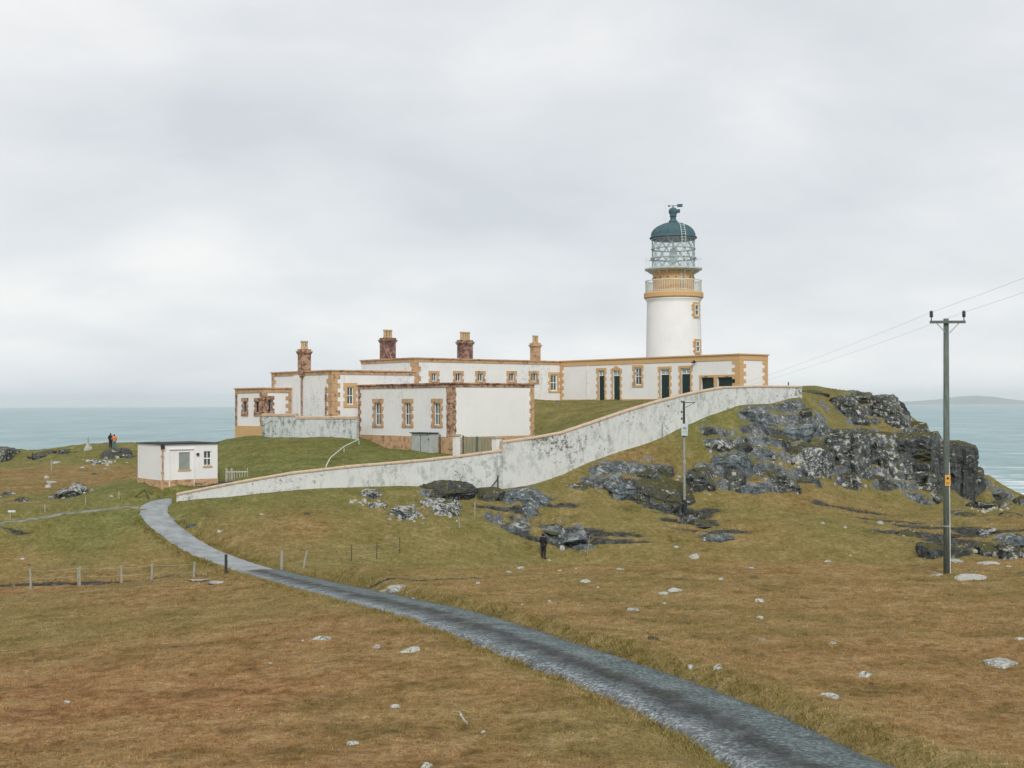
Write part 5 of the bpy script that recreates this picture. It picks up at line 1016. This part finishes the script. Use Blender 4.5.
for px, py, hp, r, m, ln, lab in SP:
    x, y, z = hit(px, py); mb = MB(); post(mb, x, y, z, hp * y / F, r, (ln, 0)); tag(mb.build('post', m), lab, 'post')
# braced post at the wall
x, y, z = hit(498, 490); rt_ = empty('braced_post', (x, y, z), 'dark strutted post against the boundary wall above the whaleback slab', 'post'); mb = MB(); mb.tube([(x, y, z - .2), (x, y, z + 14.5 * y / F)], .045, 6); mb.build('upright', M_dpost, rt_); mb = MB(); mb.tube([(x - .62, y, z), (x, y, z + .78)], .03, 6); mb.build('strut', M_dpost, rt_)
# broken brace in the grass by the path corner
x, y, z = hit(139, 498); rt_ = empty('broken_frame', (x, y, z), 'dark broken timber frame lying in the grass between the hut and the path', 'timber'); mb = MB(); mb.tube([(x - .35, y, z - .02), (x + .35, y, z + .5)], .035, 6); mb.tube([(x + .3, y + .1, z + .55), (x + .65, y, z - .05)], .03, 6); mb.build('timber', M_dpost, rt_)
# little signpost at the left
x, y, z = hit(10.3, 519.5); rt_ = empty('signpost', (x, y, z), 'small pale board on a thin post beside the side track at the left edge', 'sign'); mb = MB(); h = 8.6 * y / F; mb.tube([(x, y, z - .2), (x, y, z + h)], .035, 6); mb.build('post', M_post, rt_); mb = MB(); mb.box((x + .1, y - .04, z + h - .02), (.44, .03, .12), .1); mb.build('board', M_paleiron, rt_)
# white picket gate behind the wall near the hut
x0_, y0_, z0_ = hit(226.5, 479.5); x1_, y1_, z1_ = hit(247.5, 476.5); gt = empty('picket_fence', (x0_, y0_, z0_), 'short piece of whitish picket fence behind the wall beside the hut', 'fence'); zt_ = z0_ + .62
for i in range(9):
    t_ = i / 8; x = x0_ + (x1_ - x0_) * t_; y = y0_ + (y1_ - y0_) * t_; mb = MB(); h = .78 if i in (0, 2, 8) else .58; wdt = .16 if i in (0, 2) else .07; mb.box((x, y, z0_ + h / 2 - .1), (wdt, .04, h + .2), .1); mb.build('picket', M_post, gt)
mb = MB(); mb.tube([(x0_, y0_ - .05, z0_ + .5), (x1_, y1_ - .05, z0_ + .5)], .025, 5); mb.build('rail', M_paleiron, gt)
# green wire fence on the bank behind the hut
x, y, z = hit(228, 467); 
# handrail and steps at the corner of the nearest house
p = [at(326, 466, 88.5), at(330.5, 457.5, 91.5), at(344, 446.5, 97), at(358.9, 439.3, 101.3)]; hr_ = empty('handrail', (p[0].x, p[0].y, p[0].z - .5), 'thin pale bent handrail beside the dark steps at the corner of the nearest house', 'handrail')
mb = MB(); mb.tube([(q.x, q.y, q.z) for q in p], .035, 7); mb.build('rail', M_paleiron, hr_)
for q in (p[0], p[2], p[3]): mb = MB(); zz_ = H(q.x, q.y); mb.tube([(q.x, q.y, min(zz_, q.z - .3) - .2), (q.x, q.y, q.z)], .03, 6); mb.build('post', M_paleiron, hr_)
q0 = at(368, 449, 101.6); st_ = empty('steps', (q0.x, q0.y, q0.z - .3), 'dark stone steps climbing along the base of the nearest house', 'steps')
for i in range(6): mb = MB(); c = FB.A.pt(12.0 - i * .36, 0, .62); mb.box((c[0], c[1], at(368, 440.5, 103).z - i * .17 - .5), (.42, 1.0, 1.0), math.atan2(UD.y, UD.x)); mb.build('step', M_darkroof, st_)
# pale grey utility shed against the nearest house
s0_, z_t = FB.A.sz(411.5, 433.2, .9); s1_, z_b = FB.A.sz(429.5, 451, .9); sh = empty('utility_box', FB.A.pt((s0_ + s1_) / 2, z_b, .5), 'pale grey lean-to box with dark lid against the base of the nearest house', 'shed')
a_, b_ = sorted((s0_, s1_)); mb = MB(); FB.A.box(mb, a_, b_, z_b - .5, z_t, .08, .9); mb.build('body', M_graybox, sh); mb = MB(); FB.A.box(mb, a_ - .1, b_ + .1, z_t, z_t + .07, .08, 1.02); mb.build('lid', M_darkroof, sh)
mb = MB(); m_ = (a_ + b_) / 2; FB.A.box(mb, m_ - .02, m_ + .02, z_b, z_t - .08, .9, .915); FB.A.box(mb, a_ + .1, a_ + .14, z_b + .8, z_b + .95, .9, .94); mb.build('door_joint', M_darkroof, sh)
mb = MB(); c = FB.A.pt(FB.A.sz(440, 445, .3)[0], 0, .3); zz_ = at(440, 434.6, c[1]).z; mb.tube([(c[0], c[1], zz_ - 1.6), (c[0], c[1], zz_)], .05, 7); tag(mb.build('pipe', M_dpost), 'thin dark upright pipe before the base stones right of the grey lean-to box', 'pipe')
# gate piers and panels inside the boundary wall
def pier(px, pyt, pyb, wpx, d, label):
    c = at(px, pyt, d); w_ = wpx * d / F; hb = at(px, pyb, d).z; rt = empty('gate_pier', (c.x, c.y, hb), label, 'pier'); mb = MB(); mb.box((c.x, c.y, (c.z - .14 + hb - .6) / 2), (w_, w_, c.z - .14 - hb + .6), .7); mb.build('shaft', M_hutw, rt)
    mb = MB(); mb.box((c.x, c.y, c.z - .07), (w_ + .12, w_ + .12, .14), .7); mb.build('cap', M_coping, rt)
pier(456.5, 434.2, 453, 5.4, 94, 'white gate pier at the front corner of the nearest house'); pier(496.5, 436.4, 451, 6.6, 92, 'white gate pier where the boundary wall steps up')
ga, gb = at(464, 436.5, 93.6), at(491, 437.5, 92.2); gd = Vector((gb.x - ga.x, gb.y - ga.y, 0)).normalized(); gl = (Vector((gb.x, gb.y, 0)) - Vector((ga.x, ga.y, 0))).length; gf = Frame((ga.x, ga.y), (gd.x, gd.y), (gd.y, -gd.x))
gt = empty('boarded_gate', (ga.x, ga.y, ga.z - 1.3), 'weathered tan and green boarded gate between the two white piers', 'gate'); mb = MB()
for i in range(9): gf.box(mb, gl * i / 9 + .01, gl * (i + 1) / 9 - .01, ga.z - 1.5, ga.z - .03 * (i % 2), -.03, .03)
t = NT('tan_boards'); n = t.noise(t.mapping(t.pos(), (6, 6, .6)), 1.5, 5, .6); M_tanb = t.col(t.ramp(n, [(.4, (.22, .24, .17)), (.6, (.36, .29, .18))]), .85)
mb.build('boards', M_tanb, gt); mb = MB(); gf.box(mb, gl * .5 - .05, gl * .5 + .05, ga.z - 1.5, ga.z + .02, .034, .08); mb.build('gate_post', M_dome, gt); mb = MB(); gf.box(mb, -.12, -.02, ga.z - 1.5, ga.z + .08, -.05, .05); mb.build('gate_post', M_dome, gt)

# ------------------------------------------------------------------ power poles and cables
def power_pole():
    x, y = at(946.8, 573, 48).x, 48.0; z = H(x, y); top = at(946.3, 318.6, 48).z; rt = empty('power_pole', (x, y, z), 'tall greenish wooden power pole with crossarm and yellow plate at the right', 'power pole')
    tx = at(946.1, 318.6, 48).x; mb = MB(); mb.tube([(x, y, z - .4), (x + (tx - x) * .5, y, (z + top) / 2), (tx, y, top)], [.125, .112, .095], 16); mb.build('pole', M_pole, rt, smooth=True)
    ca = at(946.5, 322.2, 48); mb = MB(); mb.box((ca.x, y - .13, ca.z), (1.30, .09, .10)); arm = mb.build('crossarm', M_pole, rt)
    tips = []
    for s_ in (-1, 1):
        bx = ca.x + s_ * .60; mb = MB(); mb.lathe((bx, y - .13, ca.z + .05), [(.018, 0), (.018, .12), (.05, .13), (.075, .17), (.05, .2), (.078, .23), (.05, .26), (.07, .29), (.055, .35), (.03, .37)], 14); mb.build('insulator', M_insul, rt, smooth=True); tips.append((bx, y - .13, ca.z + .36))
        mb = MB(); mb.tube([(ca.x + s_ * .42, y - .15, ca.z - .04), (ca.x + s_ * .07, y - .12, ca.z - .40)], .016, 5); mb.build('brace', M_galv, rt)
    pz = at(946.8, 480.2, 48).z; px_ = x + (tx - x) * .37; mb = MB(); mb.box((px_, y - .135, pz), (.20, .012, .40)); pl = mb.build('warning_plate', M_yellow, rt)
    mb = MB(); t0 = pz + .08; n = 0
    for (dx, dz) in ((0, .07), (.06, -.04), (-.06, -.04)): mb.v.append((px_ + dx, y - .1435, t0 + dz))
    for (dx, dz) in ((0, .07), (.06, -.04), (-.06, -.04)): mb.v.append((px_ + dx, y - .1415, t0 + dz))
    mb.f += [(0, 1, 2), (5, 4, 3), (0, 3, 4, 1), (1, 4, 5, 2), (2, 5, 3, 0)]; mb.build('warning_triangle', M_black, pl)
    mb = MB()
    for k in range(3): mb.box((px_, y - .1425, pz - .07 - k * .04), (.14 - .02 * k, .002, .014))
    mb.build('print_lines', M_black, pl)
    bz = at(946.8, 526, 48).z; mb = MB(); mb.tube([(x, y, bz - .025), (x, y, bz + .025)], .135, 16); mb.build('band', M_galv, rt)
    mb = MB(); mb.tube([(x + .10, y - .085, z - .1), (x + .10, y - .085, (z + top) / 2 - .6)], .018, 6); mb.build('earth_cable', M_paleiron, rt); return tips
tips = power_pole()
x, y, z = hit(684.5, 507); y = 88.0; x = at(684.5, 507, 88).x; z = H(x, y); top = at(684.5, 401, 88).z
rt = empty('service_pole', (x, y, z), 'slimmer far pole with pale sign box standing in the rocks below the white wall', 'power pole'); mb = MB(); mb.tube([(x, y, z - .3), (x, y, z + .5)], .16, 12); mb.build('footing', M_darkroof, rt)
zm = at(684.5, 437, 88).z; mb = MB(); mb.tube([(x, y, z), (x, y, zm)], [.085, .078], 12); mb.build('lower_pole', M_galv, rt); mb = MB(); mb.tube([(x, y, zm + .002), (x, y, top)], [.082, .07], 12); mb.build('upper_pole', M_dpost, rt)
mb = MB(); mb.tube([(x - .1, y, top - .12), (x + .75, y, top - .1)], .028, 6); mb.tube([(x + .7, y, top - .12), (x + .1, y, top - .45)], .018, 5); arm = mb.build('bracket_arm', M_dpost, rt)
far = []
for k, (dx, dz) in enumerate(((-.16, -.05), (-.16, -.75), (-.16, -1.2))):
    mb = MB(); mb.lathe((x + dx, y - .02, top + dz - .08), [(.02, 0), (.06, .03), (.045, .08), (.06, .12), (.03, .17)], 10); mb.tube([(x, y, top + dz), (x + dx, y - .02, top + dz)], .02, 5); mb.build('insulator', M_insul, rt); far.append((x + dx, y - .02, top + dz + .05))
zs = at(684.5, 429.6, 88).z; mb = MB(); mb.box((x + .02, y - .15, zs), (.42, .12, .80)); bx_ = mb.build('sign_box', M_signw, rt); mb = MB(); mb.box((x + .02, y - .213, zs + .1), (.24, .004, .2)); mb.box((x + .02, y - .213, zs - .12), (.3, .004, .05)); mb.box((x + .02, y - .213, zs - .22), (.26, .004, .05)); mb.build('sign_print', M_galv, bx_)
zc = at(684.5, 462, 88).z; mb = MB(); mb.box((x, y - .1, zc), (.2, .08, .22)); mb.build('junction_plate', M_post, rt)
def cable(a, b, sag, label, r=.010, extra=None):
    pts = []; segs = [(a, b)] if extra is None else [(a, b), (b, extra)]
    for i, (p_, q_) in enumerate(segs):
        p_, q_ = Vector(p_), Vector(q_)
        for k in range(25): t_ = k / 24; v = p_.lerp(q_, t_); v.z -= (sag if i == 0 else sag * .4) * 4 * t_ * (1 - t_); pts.append(tuple(v))
    mb = MB(); mb.tube(pts, r, 5); tag(mb.build('power_cable', M_wire), label, 'cable', 'overhead cables')
e1 = at(1500, 84, 20); e2 = at(1500, 116, 20)
cable(far[0], tips[0], .25, 'upper thin overhead cable passing the left insulator of the near power pole', .0045, tuple(e1)); cable((far[0][0] + .5, far[0][1], far[0][2]), tips[1], .25, 'lower thin overhead cable passing the right insulator of the near power pole', .0045, tuple(e2))

# ------------------------------------------------------------------ puddles, root, cairn
for i, (px, py, w_, dd_, lab) in enumerate(((198, 581, 9, .35, 'left'), (219, 582.5, 13, .4, 'right'))):
    x, y, z = hit(px, py); vs = [(x, y, z + .03)]; n = 22; hw = w_ * y / F
    for k in range(n): a = k / n * 2 * math.pi; r = 1 + .25 * math.sin(3 * a + i) + .1 * math.sin(7 * a); vs.append((x + hw * r * math.cos(a), y + dd_ * r * math.sin(a), z + .03))
    tag(mesh_obj('puddle', vs, [(0, 1 + k, 1 + (k + 1) % n) for k in range(n)], M_puddle), kind='structure')
x, y, z = hit(460, 722); mb = MB(); mb.tube([(x - .08, y + .5, z + .05), (x - .03, y + .35, z + .10), (x + .04, y + .2, z + .06), (x, y + .05, z + .12), (x + .08, y - .1, z + .06), (x + .14, y - .25, z + .03)], [.010, .014, .013, .014, .012, .008], 6); tag(mb.build('dead_root', M_stone), 'thin crooked pale root lying in the foreground grass', 'root')
x, y, z = hit(88, 449.5, 130, 160); rsx = []; mb = MB(); rr_ = random.Random(4); cn = empty('cairn', (x, y, z), 'pointed white cairn on the shore ridge against the sea', 'cairn')
prof = [(.5, -.3), (.45, .15), (.30, .35), (.17, .6), (.10, .9), (.06, 1.25), (.02, 1.45)]; mb.lathe((x, y, z), prof, 12); mb.v = [(a + rr_.uniform(-.05, .05), b + rr_.uniform(-.05, .05), c + rr_.uniform(-.04, .04)) for a, b, c in mb.v]; mb.build('stones', M_stone, cn)

# ------------------------------------------------------------------ people
def skin_figure(name, joints, edges, mat, parent, levels=2):
    """joints: name -> (pos, radius); grows one continuous surface"""
    ks = list(joints); me = bpy.data.meshes.new(name); me.from_pydata([joints[k][0] for k in ks], [(ks.index(a), ks.index(b)) for a, b in edges], []); o = bpy.data.objects.new(name, me); COL.objects.link(o)
    md = o.modifiers.new('skin', 'SKIN'); md.use_smooth_shade = True
    for i, k in enumerate(ks):
        r = joints[k][1]; r = r if isinstance(r, tuple) else (r, r); me.skin_vertices[0].data[i].radius = r
    me.skin_vertices[0].data[0].use_root = True
    sb = o.modifiers.new('sub', 'SUBSURF'); sb.levels = levels; sb.render_levels = levels
    dg = bpy.context.evaluated_depsgraph_get(); ev = o.evaluated_get(dg); nm = bpy.data.meshes.new_from_object(ev); v = np.array([q.co[:] for q in nm.vertices]); f = [tuple(p.vertices) for p in nm.polygons]; bpy.data.objects.remove(o); return v, f
M_skin = plain('skin', (.45, .27, .2), .6); M_hair = plain('hair', (.03, .022, .018), .7); M_bcoat = plain('dark_coat', (.018, .020, .026), .8); M_jean = plain('dark_trousers', (.022, .026, .034), .85); M_orange = plain('orange_jacket', (.75, .20, .05), .75); M_blue = plain('blue_trousers', (.06, .20, .26), .85); M_shoe = plain('dark_shoes', (.02, .018, .016), .7); M_hood = plain('dark_hood', (.022, .024, .028), .85)
def person(px, py, d, height, yaw, label, coat, trous, cap, group=None, arms='pocket'):
    x = at(px, py, d).x; z = H(x, d); s = height / 1.75; rt = empty('person', (x, d, z), label, 'person', group); c, si = math.cos(yaw), math.sin(yaw)
    def T_(v): v = np.asarray(v) * s; return np.stack([v[:, 0] * c - v[:, 1] * si + x, v[:, 0] * si + v[:, 1] * c + d, v[:, 2] + z + .0], 1)
    J = {'pel': ((0, 0, .94), (.15, .11)), 'spi': ((0, 0, 1.12), (.14, .10)), 'che': ((0, .0, 1.32), (.17, .11)), 'nec': ((0, .0, 1.48), (.07, .07)), 'h0': ((0, -.02, 1.57), (.075, .085)), 'h1': ((0, -.03, 1.66), (.085, .095)), 'h2': ((0, -.02, 1.72), (.055, .06))}
    E = [('pel', 'spi'), ('spi', 'che'), ('che', 'nec'), ('nec', 'h0'), ('h0', 'h1'), ('h1', 'h2')]
    for n_, q in (('l', -1), ('r', 1)):
        J.update({'hip' + n_: ((q * .10, 0, .88), .10), 'kn' + n_: ((q * .11, -.02, .49), .068), 'an' + n_: ((q * .11, .02, .09), .045), 'to' + n_: ((q * .13, -.15, .04), .04), 'sh' + n_: ((q * .20, 0, 1.42), .06), 'el' + n_: ((q * .27, .05, 1.16), .045), 'wr' + n_: ((q * .20, -.12, .98), .034), 'ha' + n_: ((q * .16, -.17, .94), .03)})
        E += [('pel', 'hip' + n_), ('hip' + n_, 'kn' + n_), ('kn' + n_, 'an' + n_), ('an' + n_, 'to' + n_), ('che', 'sh' + n_), ('sh' + n_, 'el' + n_), ('el' + n_, 'wr' + n_), ('wr' + n_, 'ha' + n_)]
    v, f = skin_figure('body', J, E, M_skin, rt); b = mesh_obj('body', T_(v), f, M_skin, rt, smooth=True)
    # coat: the same trunk and arms, a little larger
    K = {k: (J[k][0], tuple(r + .028 for r in (J[k][1] if isinstance(J[k][1], tuple) else (J[k][1],) * 2))) for k in ('pel', 'spi', 'che', 'shl', 'shr', 'ell', 'elr', 'wrl', 'wrr')}; K['hem'] = ((0, 0, .80), (.175, .14)); K['col'] = ((0, 0, 1.49), (.095, .095))
    v, f = skin_figure('coat', K, [('pel', 'spi'), ('spi', 'che'), ('pel', 'hem'), ('che', 'col'), ('che', 'shl'), ('shl', 'ell'), ('ell', 'wrl'), ('che', 'shr'), ('shr', 'elr'), ('elr', 'wrr')], coat, rt); mesh_obj('coat', T_(v), f, coat, rt, smooth=True)
    K = {k: (J[k][0], tuple(r + .02 for r in (J[k][1] if isinstance(J[k][1], tuple) else (J[k][1],) * 2))) for k in ('pel', 'hipl', 'hipr', 'knl', 'knr', 'anl', 'anr')}
    v, f = skin_figure('trousers', K, [('pel', 'hipl'), ('hipl', 'knl'), ('knl', 'anl'), ('pel', 'hipr'), ('hipr', 'knr'), ('knr', 'anr')], trous, rt); mesh_obj('trousers', T_(v), f, trous, rt, smooth=True)
    for n_ in 'lr':
        a, t_ = J['an' + n_][0], J['to' + n_][0]; v, f = skin_figure('shoe', {'a': ((a[0], a[1] + .03, .06), .068), 'b': ((t_[0], t_[1] - .01, .05), .062)}, [('a', 'b')], M_shoe, rt); mesh_obj('shoe', T_(v), f, M_shoe, rt, smooth=True)
    K = {'a': ((0, .03, 1.50), (.11, .10)), 'b': ((0, .02, 1.64), (.118, .112)), 'c': ((0, .0, 1.745), (.085, .085))}; v, f = skin_figure('hood', K, [('a', 'b'), ('b', 'c')], cap, rt); mesh_obj('hood' if cap is M_hood else 'hair', T_(v), f, cap, rt, smooth=True)
    v, f = skin_figure('nose', {'a': ((0, -.115, 1.645), .012), 'b': ((0, -.132, 1.62), .015)}, [('a', 'b')], M_skin, rt, 1); mesh_obj('nose', T_(v), f, M_skin, rt)
    for q in (-1, 1): v, f = skin_figure('eye', {'a': ((q * .034, -.105, 1.655), .010), 'b': ((q * .034, -.112, 1.655), .008)}, [('a', 'b')], M_hair, rt, 1); mesh_obj('eye', T_(v), f, M_hair, rt)
    v, f = skin_figure('mouth', {'a': ((-.025, -.112, 1.59), .006), 'b': ((.025, -.112, 1.59), .006)}, [('a', 'b')], M_hair, rt, 1); mesh_obj('mouth', T_(v), f, M_hair, rt)
    return rt
person(543.5, 561, 79, 1.55, 2.5, 'lone walker in dark hooded clothes standing in the hollow beside grey slabs', M_bcoat, M_jean, M_hood)
person(110.6, 447, 150.3, 1.78, 2.9, 'person in black standing at the left of the pair on the shore ridge', M_bcoat, M_jean, M_hair)
person(114.3, 447, 150, 1.70, 3.3, 'person in orange jacket and blue trousers, right of the pair on the shore ridge', M_orange, M_blue, M_hair)

# ------------------------------------------------------------------ grass: short tufts growing out of the turf
rs = np.random.RandomState(11)
def tufts(n, y0, y1, x0f, h0, h1, w0, blades, dens=None):
    y = np.sqrt(rs.uniform(y0 ** 2, y1 ** 2, n)); x = rs.uniform(-1, 1, n) * (y * x0f + 1.5); z = terrain(x, y)
    keep = (line_dist(ROADC, x, y)[0] > 1.16 + rs.uniform(-.12, .1, n)) & (line_dist(TRACKC, x, y)[0] > .42) & (poly_sd(COAST, x, y) > 1.5)
    cl = fbm(x * 1.1, y * 1.1, x * 0, 3); keep &= (cl + rs.uniform(-.5, .5, n) > -.10)
    for bk in (RW, RR, LR, LA, FB):
        q = np.stack([x, y], 1) - np.array([bk.C.x, bk.C.y]); u_ = q @ np.array([bk.a.x, bk.a.y]); v_ = q @ np.array([bk.b.x, bk.b.y]); keep &= ~((u_ > -.2) & (u_ < bk.La) & (v_ > -.2) & (v_ < bk.Lb))
    x, y, z = x[keep], y[keep], z[keep]; m_ = len(x); V = []; FX, FY = [], []
    for b in range(blades):
        a = rs.uniform(0, 2 * math.pi, m_); r = rs.uniform(0, .05, m_) * (1 + 2 * w0 / .02 * .3); bx, by = x + np.cos(a) * r, y + np.sin(a) * r; h = rs.uniform(h0, h1, m_); ln = rs.uniform(.2, 1.0, m_) * h; la_ = rs.normal(.6, .9, m_); w_ = w0 * rs.uniform(.6, 1.3, m_); pa_ = rs.uniform(0, math.pi, m_); ox, oy = np.cos(pa_) * w_, np.sin(pa_) * w_
        V.append(np.stack([np.stack([bx - ox, by - oy, z - .02], 1), np.stack([bx + ox, by + oy, z - .02], 1), np.stack([bx + np.cos(la_) * ln, by + np.sin(la_) * ln, z + h], 1)], 1)); FX.append(np.repeat(x, 3)); FY.append(np.repeat(y, 3))
    V = np.concatenate(V).reshape(-1, 3); return V, np.concatenate(FX), np.concatenate(FY)
parts_ = [tufts(60000, 14.5, 30, .42, .02, .055, .007, 3), tufts(60000, 30, 54, .42, .025, .07, .012, 3), tufts(36000, 54, 100, .42, .03, .09, .03, 2)]
def edge_tufts(n, w0, h0, h1):
    k_ = rs.randint(0, len(RD) - 2, n); q = RD[k_]; t_ = RD[k_ + 1][:, :2] - q[:, :2]; t_ /= np.linalg.norm(t_, axis=1)[:, None] + 1e-9; s_ = rs.choice([-1, 1], n) * (1.02 + np.abs(rs.normal(0, .26, n)) - .22 * (rs.uniform(0, 1, n) < .12)); x = q[:, 0] + t_[:, 1] * s_ + rs.uniform(-.2, .2, n) * t_[:, 0]; y = q[:, 1] - t_[:, 0] * s_ + rs.uniform(-.2, .2, n) * t_[:, 1]
    kk = (y > 14) & (y < 80); x, y = x[kk], y[kk]; z = terrain(x, y); m_ = len(x); h = rs.uniform(h0, h1, m_) * (.6 + .8 * (fbm(x * 1.2, y * 1.2, x * 0 + 2, 2) > 0)); w_ = w0 * (1 + y / 45); an = rs.uniform(0, math.pi, m_); la_ = rs.uniform(0, 6.28, m_)
    V_ = np.stack([np.stack([x - np.cos(an) * w_, y - np.sin(an) * w_, z - .02], 1), np.stack([x + np.cos(an) * w_, y + np.sin(an) * w_, z - .02], 1), np.stack([x + np.cos(la_) * h * .8, y + np.sin(la_) * h * .8, z + h], 1)], 1).reshape(-1, 3); return V_, np.repeat(x, 3), np.repeat(y, 3)
parts_.append(edge_tufts(60000, .007, .03, .10))
V = np.concatenate([p_[0] for p_ in parts_]); gx = np.concatenate([p_[1] for p_ in parts_]); gy = np.concatenate([p_[2] for p_ in parts_])
grass = fast_mesh('grass', V, np.arange(len(V)).reshape(-1, 3), M_blade, smooth=False); set_cover(grass.data, gx, gy); tag(grass, 'short rough grass growing all over the brown and green turf', 'grass', kind='stuff')
